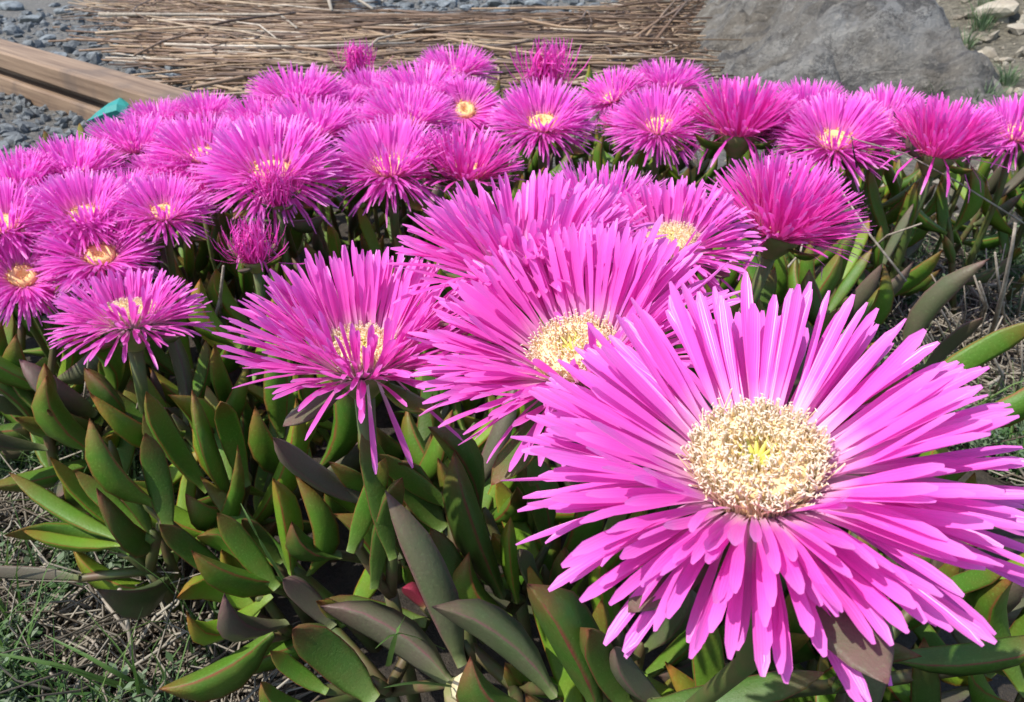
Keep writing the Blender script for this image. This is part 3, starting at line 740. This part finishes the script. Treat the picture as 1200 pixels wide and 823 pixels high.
flower(154, 378, 186, 'spiky pink flower with hidden disc and splayed lower petals above green leaves', D=0.084, tc=-0.08, tr=0.08, ei=64, eo=4, n=150, hero=True, mod=(6, 60))
flower(122, 206, 34, 'small magenta side on bloom in the dark gap of the drift', tc=0, ei=60, eo=20, kind='cup', D=0.05)

for (u_, v_, w_) in ((278, 172, 80), (60, 236, 84), (206, 170, 74)): flower(u_, v_, w_, LL, GL, tc=0.08, ei=58, eo=12, h=.168)
flower(905, 152, 80, 'pink flower filling the gap behind the large side view cup', tc=0.1, ei=60, eo=14, h=.172)

# insect on a petal
mb = MB(); p = at(1052, 137, depth_at_height(146, .18)-0.03)
tube(mb, [p+Vector((-.004, 0, .005)), p+Vector((-.002, 0, .002)), p+Vector((.001, -.001, -.002)), p+Vector((.003, 0, -.006))], [.0008, .0022, .0024, .001], 8)
for s in (-1, 1):
    for k in range(3): tube(mb, [p+Vector((.001*k-.001, -.001, -.002*k+.001)), p+Vector((s*.004+.001*k, -.003, -.002*k+.002)), p+Vector((s*.005, 0, -.003*k))], .0003, 3)
tag(mb.build('beetle', M_FEEL), 'tiny black beetle on the petals of a pink flower', 'insect')

# ------------------------------------------------------------------ hand placed leaves in the foreground
# (base u,v, tip u,v, width px, colour, base height, tip height, curve)
rl = random.Random(12)
def shoot(label, leaves, group=None, node_h=None):
    P = []
    for (bu, bv, tu, tv, wd, key, hb, ht, ci) in leaves: P.append((ath(bu, bv, hb), ath(tu, tv, ht), wd, key, ci))
    c = sum((q[0] for q in P), Vector())/len(P); nb = Vector((c.x+0.004, c.y+0.008, max(0.02, c.z-0.022)))
    base = Vector((nb.x+0.006, nb.y+0.012, gheight(nb.x+0.006, nb.y+0.012)))
    root = empty('ice_plant_shoot', base, label, 'plant', group)
    st = MB(); tube(st, [base-base+Vector((0, 0, -0.01)), (nb-base)*0.6, nb-base], [0.0034, 0.0032, 0.003], 7)
    for (p0, p1, wd, key, ci) in P:
        z = proj((p0+p1)/2)[2]; x = (p1-p0).normalized()
        nr = Vector((0, 0, 1))*0.7 + (nb-p1).normalized()*0.35 + Vector((rl.uniform(-.5, .5), -0.35+rl.uniform(-.4, .4), 0))
        dn = (nr-x*nr.dot(x)).normalized()*(wd*z/FPX*0.30)
        tube(st, [nb-base, (nb*0.45+p0*0.55)-base-dn*0.5, p0-base-dn, p0-base+(p1-p0)*0.10-dn], [0.0028, 0.0025, 0.0022, 0.0012], 6)
        add_leaf(root, p0, p1, wd*z/FPX*0.62, nr, key, ci, rl.choice((1.0, 1.15, 1.3)), rl.choice((-1, 1))*rl.uniform(.1, .8))
    st.build('stem', M_STEM, root); return root
shoot('leafy green shoot reaching out over the bare litter with spread leaves', [
 (140, 629, 9, 554, 34, 'g', .075, .10, 1), (142, 637, 25, 622, 27, 'l', .07, .085, 1), (152, 647, 5, 628, 38, 'g', .065, .085, 3),
 (92, 676, -40, 672, 26, 'p', .05, .055, 1), (181, 634, 86, 552, 36, 'g', .08, .115, 1), (177, 630, 113, 547, 24, 'd', .08, .12, 1)])
shoot('green shoot with two broad red edged leaves above the outstretched shoot', [
 (185, 590, 106, 490, 42, 'g', .10, .15, 1), (200, 620, 168, 508, 48, 'd', .09, .14, 1), (272, 678, 186, 616, 42, 'd', .06, .10, 1)])
shoot('tall green shoot below the spiky flower, leaves nearly upright', [
 (245, 574, 170, 460, 40, 'g', .09, .15, 1), (290, 570, 258, 472, 40, 'g', .09, .15, 2), (268, 592, 218, 578, 34, 'g', .08, .10, 2), (236, 540, 196, 462, 34, 'l', .08, .14, 1)])
shoot('upright pair of green leaves with reddish tips in the middle of the leafy mat', [
 (326, 688, 253, 602, 42, 'g', .075, .115, 1), (340, 674, 319, 560, 36, 'l', .075, .13, 0), (290, 664, 230, 630, 38, 'g', .065, .085, 2), (330, 660, 282, 610, 34, 'd', .07, .10, 1)])
shoot('shoot with one long purple grey leaf under the flower with drooping petals', [
 (438, 590, 320, 514, 42, 'p', .11, .16, 1), (400, 650, 342, 612, 44, 'd', .085, .11, 2), (436, 620, 368, 570, 30, 'l', .09, .125, 1), (450, 688, 390, 602, 40, 'g', .075, .12, 1), (420, 600, 385, 540, 36, 'g', .09, .14, 1)])
shoot('shoot of short bright yellow green translucent leaves near the litter', [
 (318, 698, 218, 716, 40, 'l', .06, .085, 4), (302, 720, 208, 700, 50, 'l', .05, .075, 4), (336, 728, 264, 696, 40, 'p', .06, .10, 2), (318, 738, 186, 808, 52, 'g', .055, .05, 1)])
shoot('shoot with broad dark red edged leaf and lit purple grey leaf', [
 (440, 820, 341, 740, 72, 'd', .085, .12, 2), (530, 806, 374, 712, 62, 'p', .085, .11, 1), (384, 810, 316, 764, 36, 'g', .07, .09, 2), (370, 832, 306, 800, 36, 'g', .08, .10, 2), (392, 734, 330, 680, 44, 'p', .07, .10, 1), (500, 728, 380, 704, 48, 'd', .075, .085, 1)])
shoot('shoot with tall leaf grading from purple tip to green base', [
 (538, 780, 452, 574, 56, 'p', .09, .16, 0), (572, 724, 503, 620, 50, 'd', .08, .12, 1), (520, 620, 466, 544, 62, 'd', .09, .13, 2), (528, 592, 440, 534, 40, 'g', .10, .14, 1), (480, 640, 440, 590, 40, 'd', .08, .11, 2)])
shoot('shoot with lit purplish pink pointed leaf beside a cut stem', [
 (650, 818, 505, 712, 56, 'p', .10, .135, 1), (622, 832, 552, 770, 58, 'd', .11, .135, 2), (614, 774, 580, 722, 34, 'r', .085, .11, 1), (498, 712, 470, 690, 26, 'r', .08, .09, 1)])
shoot('shoot with broad mottled dark leaf below the largest flower', [
 (698, 832, 616, 684, 82, 'd', .10, .15, 0), (632, 694, 612, 646, 34, 'p', .09, .12, 1), (740, 830, 690, 740, 60, 'd', .10, .14, 1), (780, 826, 720, 760, 50, 'p', .10, .13, 1)])
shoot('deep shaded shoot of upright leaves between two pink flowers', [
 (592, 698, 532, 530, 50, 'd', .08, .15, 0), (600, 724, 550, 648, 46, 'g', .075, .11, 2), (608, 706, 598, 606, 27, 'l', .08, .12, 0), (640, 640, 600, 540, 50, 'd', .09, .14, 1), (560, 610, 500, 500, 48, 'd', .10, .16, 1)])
shoot('pair of leaves in front of the stalk of the flower with drooping petals', [
 (462, 655, 424, 500, 46, 'd', .125, .18, 0), (412, 648, 450, 536, 44, 'g', .125, .17, 1), (440, 690, 470, 560, 44, 'd', .11, .165, 1)])
shoot('dark purple leaf standing up behind the largest flower against grey herbs', [
 (1062, 420, 1160, 304, 36, 'p', .15, .21, 1), (1080, 440, 1152, 372, 26, 'p', .14, .18, 1)])
shoot('green leaves with crimson margins reaching out behind the largest flower', [
 (1070, 470, 1222, 374, 46, 'g', .15, .19, 2), (1110, 492, 1240, 428, 44, 'g', .15, .18, 1), (1040, 470, 1110, 424, 28, 'l', .14, .16, 2)])
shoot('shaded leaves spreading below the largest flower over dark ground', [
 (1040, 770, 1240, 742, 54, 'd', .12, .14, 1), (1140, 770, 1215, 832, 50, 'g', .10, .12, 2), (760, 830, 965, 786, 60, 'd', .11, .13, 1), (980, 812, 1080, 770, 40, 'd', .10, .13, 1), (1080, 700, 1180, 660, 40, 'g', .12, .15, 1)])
shoot('shoot with dark red flushed leaf under the spiky flower', [
 (110, 486, 24, 420, 42, 'p', .085, .13, 1), (60, 462, 20, 392, 40, 'g', .09, .14, 1), (130, 470, 76, 400, 40, 'g', .09, .15, 2), (40, 500, -30, 440, 40, 'd', .08, .12, 1), (140, 490, 100, 430, 40, 'd', .09, .13, 1)])
shoot('two flat pointed olive leaves spreading under the crumpled deep pink flower', [
 (318, 258, 272, 250, 20, 'p', .15, .155, 1), (332, 258, 382, 252, 22, 'p', .15, .155, 1), (345, 300, 352, 240, 24, 'g', .09, .14, 1)])
# cut stem end
mb = MB(); p = ath(546, 806, .095); tube(mb, [p+Vector((.006, .02, -.09)), p+Vector((.003, .006, -.03)), p], [.005, .0056, .0058], 10)
cs_ = mb.build('cut_stem', M_STEM); tag(cs_, 'cut succulent stem stub with pale end beside the purplish pink leaf', 'stem')
mb = MB(); tube(mb, [p-Vector((0, 0, .0004)), p+Vector((-.0004, -.001, .0022))], [.0060, .0048], 10); e = mb.build('cut_end', M_CUT, cs_)
mb = MB(); tube(mb, [p+Vector((-.0015, .001, -.012)), p+Vector((-.002, .001, -.002))], [.0066, .0063], 10); e = mb.build('bark_collar', M_CALYX, cs_)

# ------------------------------------------------------------------ the leafy mat: shoots among and under the flowers
rf = random.Random(77)
MAT = [(-150, 262), (60, 228), (200, 196), (290, 168), (318, 150), (450, 130), (600, 132), (690, 138), (800, 168), (1000, 190), (1330, 200), (1330, 262), (1120, 300), (1010, 340),
       (960, 400), (1050, 560), (1250, 700), (1260, 900), (420, 905), (300, 830), (262, 720), (215, 640), (150, 560), (110, 500), (-150, 492)]
spots = []
tries = 0
while len(spots) < 400 and tries < 60000:
    tries += 1
    x, y = rf.uniform(-1.1, 1.2), rf.uniform(0.12, 1.35)
    u, v, z = proj((x, y, 0.08))
    if not inpoly(u, v, MAT): continue
    if z < 0.23 or (u < 660 and v > 640): continue
    md = 0.036 if z < 0.5 else 0.046 if z < 0.75 else 0.054
    if any((x-a)**2+(y-b)**2 < md*md for a, b in spots): continue
    spots.append((x, y))
SHORT = {890: 'largest pink flower', 676: 'half overlapped flower', 424: 'flower with drooping petals', 618: 'hidden disc flower', 786: 'flower behind the largest', 914: 'large side view cup flower',
 978: 'flower with dark stalk', 865: 'cup flower with flat sepals', 1098: 'plump cup flower', 1190: 'flower by the earth bank', 636: 'flower standing apart', 772: 'flower above the bud',
 458: 'large flower fronting the bunch', 320: 'large flower above a crumpled one', 298: 'spent crumpled flower', 118: 'cream yellow disc flower', 27: 'round orange disc flower', 154: 'spiky flower', 545: 'orange disc flower', 240: 'drift flower with faint disc'}
FPOS = [(at(u, v, z), D, SHORT[u]) for (_, D, z, u, v) in FLOWERS if u in SHORT]
def hides(p):
    u, v, z = proj(p)
    for (_, D, fz, fu, fv) in FLOWERS:
        w_ = D*FPX/fz
        if z < fz+0.01 and ((u-fu)/(0.46*w_))**2+((v-fv+0.06*w_)/(0.34*w_))**2 < 1: return True
    return False
for (x, y) in spots:
    g = gheight(x, y); u, v, z = proj((x, y, 0.08))
    root = empty('ice_plant_shoot', (x, y, g), 'shoot', 'plant')
    keys = []
    near = z < 0.46
    hs = rf.uniform(0.06, 0.105) if near else rf.uniform(0.075, 0.122)
    lean = Vector((rf.gauss(0, .22), rf.gauss(0, .22)-0.05, 1)).normalized()
    top = lean*hs
    st = MB(); tube(st, [Vector((0, 0, -.008)), lean*(hs*.5), top*0.93, top*1.02], [.0036, .0032, .0026, .0008], 6); st.build('stem', M_STEM, root)
    ph0 = rf.uniform(0, 3.14)
    a1 = lean.cross(Vector((1, 0.1, 0))).normalized(); a2 = lean.cross(a1)
    pairs = rf.choice((3, 3, 4))
    for k in range(pairs):
        t = (k+0.4)/(pairs-0.2)
        for s in (0, 1):
            ph = ph0 + k*math.pi/2 + s*math.pi + rf.uniform(-.25, .25)
            out = a1*math.cos(ph)+a2*math.sin(ph)
            an = R(62-46*t+rf.uniform(-8, 8))
            L = rf.uniform(0.058, 0.086)*(0.85 if t < 0.3 else 1.0 if t < 0.8 else 0.78)
            dr = (lean*math.cos(an)+out*math.sin(an)).normalized()
            p0 = Vector((x, y, g)) + lean*(hs*min(1, 0.30+0.70*t)) + out*0.002; p1 = p0+dr*L
            if p1.z < g+0.012: p1.z = g+0.012
            if p1.z > 0.205: p1.z = 0.205
            if hides(p1) or hides((p0+p1)/2): continue
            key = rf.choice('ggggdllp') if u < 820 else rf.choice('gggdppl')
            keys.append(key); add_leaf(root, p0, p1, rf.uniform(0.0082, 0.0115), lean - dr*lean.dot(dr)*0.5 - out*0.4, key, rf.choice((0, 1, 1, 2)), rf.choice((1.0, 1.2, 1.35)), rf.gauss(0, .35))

    fl = min(FPOS, key=lambda q: (q[0].x-x)**2+(q[0].y-y)**2)[2]
    tone = 'olive and purple' if keys.count('p') >= 2 else 'bright green' if keys.count('l') >= 2 else 'dark green' if keys.count('d') >= 2 else 'mid green'
    root['label'] = '%s shoot of %s leaves under the %s' % (tone, {1: 'one', 2: 'two', 3: 'three', 4: 'four', 5: 'five', 6: 'six', 7: 'seven', 8: 'eight'}.get(len(keys), 'few'), fl); root['group'] = 'shoots under the '+fl

# ------------------------------------------------------------------ litter, herbs, grass, dry stalks
rh = random.Random(21)
HP = {'bl': [(-120, 520), (90, 520), (190, 640), (250, 720), (330, 850), (330, 900), (-160, 900)],
      'lf': [(-120, 470), (150, 470), (230, 560), (210, 640), (-120, 640)],
      'rt': [(1000, 300), (1320, 262), (1360, 560), (1250, 600), (1080, 520), (980, 420)]}
tw, hb, gr = MB(), MB(), MB()
def herb_patch(poly, n_tw, n_hb, n_gr):
    us = [p[0] for p in poly]; vs = [p[1] for p in poly]; cnt = [0, 0, 0]; want = (n_tw, n_hb, n_gr)
    for _ in range(200000):
        if all(c >= q for c, q in zip(cnt, want)): break
        u, v = rh.uniform(min(us), max(us)), rh.uniform(min(vs), max(vs))
        if not inpoly(u, v, poly): continue
        p = ath(u, v, 0.0); p.z = gheight(p.x, p.y)
        nz = noise.noise(Vector((p.x*16, p.y*16, 3.3)))+0.5*noise.noise(Vector((p.x*45, p.y*45, 8)))
        k = rh.choices((0, 1, 2), weights=(want[0]*ss(0.35, -0.25, nz)+.01, want[1]*ss(-0.1, 0.3, nz)+.01, want[2]*ss(-0.15, 0.4, nz)*1.5+.01))[0]
        if (k == 0 and rh.random() > ss(0.4, -0.2, nz)) or (k == 1 and rh.random() > ss(-0.2, 0.2, nz)): continue
        cnt[k] += 1
        a = rh.uniform(0, 6.283); d = Vector((math.cos(a), math.sin(a), 0))
        if k == 0:
            L = rh.uniform(0.006, 0.06)*rh.random()+0.006; e = rh.choice((0.05, 0.1, 0.3, 0.9)); q = p+Vector((0, 0, rh.uniform(0.001, .012)))
            tube(tw, [q, q+(d+Vector((rh.gauss(0, .3), rh.gauss(0, .3), e)))*L*.5, q+(d+Vector((rh.gauss(0, .25), rh.gauss(0, .25), e*.8)))*L], [.0009*rh.uniform(.6, 1.5), .0008, .0004], 3, (0, rh.random(), 0), False)
        elif k == 1:
            hh = rh.uniform(0.010, 0.038); ln = Vector((rh.gauss(0, .3), rh.gauss(0, .3), 1)).normalized(); rn = rh.random()
            tube(hb, [p, p+ln*hh], [.0006, .0004], 3, (0, rn, 0), False)
            for j in range(rh.randint(6, 11)):
                t = (j+1)/10; aa = j*2.4+a; dd = (Vector((math.cos(aa), math.sin(aa), 0.45))).normalized(); b0 = p+ln*hh*min(1, t); l_ = rh.uniform(.003, .0085); sd = dd.cross(ln).normalized()*l_*.24
                hb.add([b0, b0+dd*l_*.55+sd, b0+dd*l_, b0+dd*l_*.55-sd+Vector((0, 0, .0003))], [(0, 1, 2, 3)], [(0, min(1, max(0, rn+rh.uniform(-.2, .2))), 0, 1)]*4)
        else:
            L = rh.uniform(0.03, 0.085); lean = rh.uniform(.2, .8); rn = rh.random(); wd = Vector((-d.y, d.x, 0))*rh.uniform(.0006, .0013); vv = []
            for t in (0, .35, .7, 1):
                c = p+d*(lean*L*t*t)+Vector((0, 0, L*(t-.35*lean*t*t))); vv += [c-wd*(1-t*.9), c+Vector((0, 0, -.0003)), c+wd*(1-t*.9)]
            gr.add(vv, [f for i in range(3) for f in ((i*3, i*3+1, i*3+4, i*3+3), (i*3+1, i*3+2, i*3+5, i*3+4))], [(0, rn, 0, 1)]*12)
herb_patch(HP['bl'], 1500, 800, 140); herb_patch(HP['lf'], 700, 420, 80); herb_patch(HP['rt'], 1900, 1300, 160)
stuff(tw.build('dry_litter', M_DRYG), 'tangle of fine dry grey twigs covering the bare ground', 'litter')
stuff(hb.build('low_herbs', M_HERB), 'tiny grey green herbs creeping over the bare ground', 'ground cover')
stuff(gr.build('short_grass', M_GRASS), 'thin green grass growing among the dry litter', 'grass')
# named blades and stalks
def blade(pts, wpx, label, mat=M_GRASS, group=None):
    P = [ath(u, v, h) for (u, v, h) in pts]; mb = MB(); k = len(P); vv = []; cc = []
    # smooth through the points
    Q = []
    for i in range(k-1):
        for t in (0, .33, .67):
            a, b, c, d_ = P[max(i-1, 0)], P[i], P[i+1], P[min(i+2, k-1)]
            Q.append(0.5*((2*b)+(c-a)*t+(2*a-5*b+4*c-d_)*t*t+(3*b-a-3*c+d_)*t**3))
    Q.append(P[-1]); m = len(Q)
    for i, q in enumerate(Q):
        dd = (Q[min(i+1, m-1)]-Q[max(i-1, 0)]).normalized(); s = dd.cross((CAM-q).normalized()*0.5+Vector((0, 0, 1))).normalized()
        wd = wpx*proj(q)[2]/FPX/2*(1-(i/(m-1))**2*0.9); nr = s.cross(dd)
        vv += [q-s*wd, q-nr*wd*.35, q+s*wd]; cc += [(i/m, .4, 0, 1)]*3
    mb.add(vv, [f for i in range(m-1) for f in ((i*3, i*3+1, i*3+4, i*3+3), (i*3+1, i*3+2, i*3+5, i*3+4))], cc)
    return tag(mb.build('wild_grass', mat), label, 'grass', group)
blade([(215, 826, .0), (130, 800, .03), (60, 778, .05), (-30, 762, .06)], 9, 'long green grass blade arching over the bare litter')
blade([(215, 826, .0), (150, 796, .04), (100, 768, .055), (52, 744, .06)], 7, 'shorter green grass blade rising beside the long arching one')
blade([(345, 700, .07), (320, 660, .11), (300, 625, .14), (282, 590, .15)], 6, 'fine grass blade rising through the upright leaf pair')
blade([(455, 780, .06), (462, 750, .13), (468, 735, .14), (476, 720, .15)], 7, 'short curled grass blade standing over the lit purple grey leaf')
blade([(540, 806, .09), (490, 800, .12), (450, 806, .13)], 6, 'thin bright grass blade lying across the foot of the leaves')
blade([(520, 760, .06), (470, 742, .12), (440, 760, .13)], 5, 'thin bent grass blade beside the crimson leaf')
def stalk(pts, rpx, label, name='dry_stalk', cat='stalk', mat=M_TWIG, group=None):
    P = [ath(*q) for q in pts]; mb = MB(); k = len(P); rad = [max(.0003, rpx*proj(p)[2]/FPX/2*(1-.4*i/(k-1))) for i, p in enumerate(P)]
    tube(mb, P, rad, 6); return tag(mb.build(name, mat), label, cat, group)
stalk([(160, 800, .005), (155, 760, .02), (148, 720, .035), (140, 690, .05)], 8, 'bleached upright twig in the bare litter under the outstretched shoot')
stalk([(150, 740, .025), (128, 712, .03), (112, 690, .03)], 5, 'bleached twig slanting across the litter under the outstretched shoot')
stalk([(40, 640, .02), (70, 690, .012), (60, 740, .006)], 5, 'grey curved twig lying in the litter below the outstretched shoot')
stalk([(0, 800, .004), (60, 752, .01), (118, 730, .016)], 4, 'thin grey twig lying flat over the litter')
stalk([(84, 700, .01), (76, 740, .008), (66, 770, .004)], 7, 'thick short grey twig in the litter')
for i in range(60):
    P_ = rh.choice(('bl', 'bl', 'lf', 'rt')); us = [q[0] for q in HP[P_]]; vs = [q[1] for q in HP[P_]]
    for _ in range(60):
        u, v = rh.uniform(max(0, min(us)), min(1200, max(us))), rh.uniform(min(vs), min(820, max(vs)))
        if inpoly(u, v, HP[P_]): break
    a = rh.uniform(0, 6.28); l_ = rh.uniform(18, 60); du, dv = l_*math.cos(a), l_*0.6*math.sin(a); hh = rh.choice((.006, .012, .03))
    stalk([(u, v, .004), (u+du*.5+rh.gauss(0, 5), v+dv*.5+rh.gauss(0, 4), .006+hh*.6), (u+du, v+dv, .004+hh)], rh.uniform(2.5, 6.5), {'bl': 'pale dead twig on the bare litter below the outstretched shoot', 'lf': 'pale dead twig in the litter beside the spiky flower leaves', 'rt': 'pale dead twig among the grey herbs'}[P_], group={'bl': 'dead twigs on the litter', 'lf': 'dead twigs beside the leaves', 'rt': 'dead twigs among the herbs'}[P_])
stalk([(148, 520, .03), (158, 490, .08), (168, 450, .12)], 4, 'thin pale stalk standing beside the spiky flower leaves')
stalk([(100, 545, .02), (96, 490, .08), (104, 420, .13)], 4, 'thin dry stem standing under the spiky flower')
stalk([(50, 545, .02), (46, 500, .06), (36, 470, .08), (-5, 462, .1)], 3, 'thin bent pale stem beside the red flushed leaf')
stalk([(262, 400, .05), (258, 350, .12), (262, 312, .15)], 5, 'pale knobbly stem beside the spent crumpled flower')
stalk([(232, 412, .05), (252, 372, .1), (258, 350, .12)], 5, 'pale dry stem joining the knobbly stem below the spent flower')
stalk([(1160, 400, .02), (1176, 340, .09), (1186, 290, .13), (1190, 262, .15)], 6, 'pale dry flower spike standing among the grey herbs')
stalk([(1178, 380, .03), (1170, 330, .08), (1166, 296, .11)], 4, 'thin grey stem beside the pale dry flower spike')
stalk([(1062, 330, .10), (1020, 276, .13), (985, 222, .16)], 3.5, 'straight grey stalk leaning over the olive shoots')
stalk([(1200, 262, .12), (1120, 212, .16), (1060, 180, .18), (990, 160, .2)], 2.2, 'long hair thin stalk stretched across the flower row')
stalk([(1000, 310, .08), (1040, 276, .12), (1080, 262, .14)], 3, 'short grey stalk crossing the leaning one')
stalk([(900, 340, .1), (938, 296, .12), (946, 260, .13)], 3, 'dry bent stalk under the big cup shaped flower')
stalk([(1004, 196, .18), (1000, 176, .2), (998, 160, .205)], 2.2, 'thin dark curved stalk across the petals of a flower', mat=M_FEEL)
for i in range(26):
    u, v = rh.uniform(1085, 1200), rh.uniform(330, 470)
    stalk([(u, v, .005), (u+rh.uniform(-14, 14), v-rh.uniform(20, 36), .045), (u+rh.uniform(-28, 28), v-rh.uniform(40, 70), .08)], rh.uniform(2, 4), 'thin dry stem in the grey herbs beside the dark purple leaf', group='dry stems in the grey herbs')
# grass tufts on the bank
for (u, v, s) in [(1150, 35, .10), (1158, 12, .09), (1112, 112, .08), (1140, 128, .07), (1152, 126, .07), (1105, 100, .05), (1130, 60, .08), (1095, 118, .07), (1180, 100, .06)]:
    p = onground(u, v); mb = MB()
    for i in range(70):
        a = rh.uniform(0, 6.283); d = Vector((math.cos(a), math.sin(a), 0)); L = s*rh.uniform(.5, 1.1); ln = rh.uniform(.2, 1.0); b0 = d*rh.uniform(0, s*.35); wd = Vector((-d.y, d.x, 0))*.0016; vv = []
        for t in (0, .5, 1): c = b0+d*(ln*L*t*t)+Vector((0, 0, L*(t-.3*ln*t*t)-.004)); vv += [c-wd*(1-t*.9), c+wd*(1-t*.9)]
        mb.add(vv, [(0, 1, 3, 2), (2, 3, 5, 4)], [(0, rh.random(), 0, 1)]*6)
    o = mb.build('grass_tuft', M_HERB); o.location = p; tag(o, 'grey green grass tuft growing on the earth bank', 'grass', 'grass tufts on the bank')
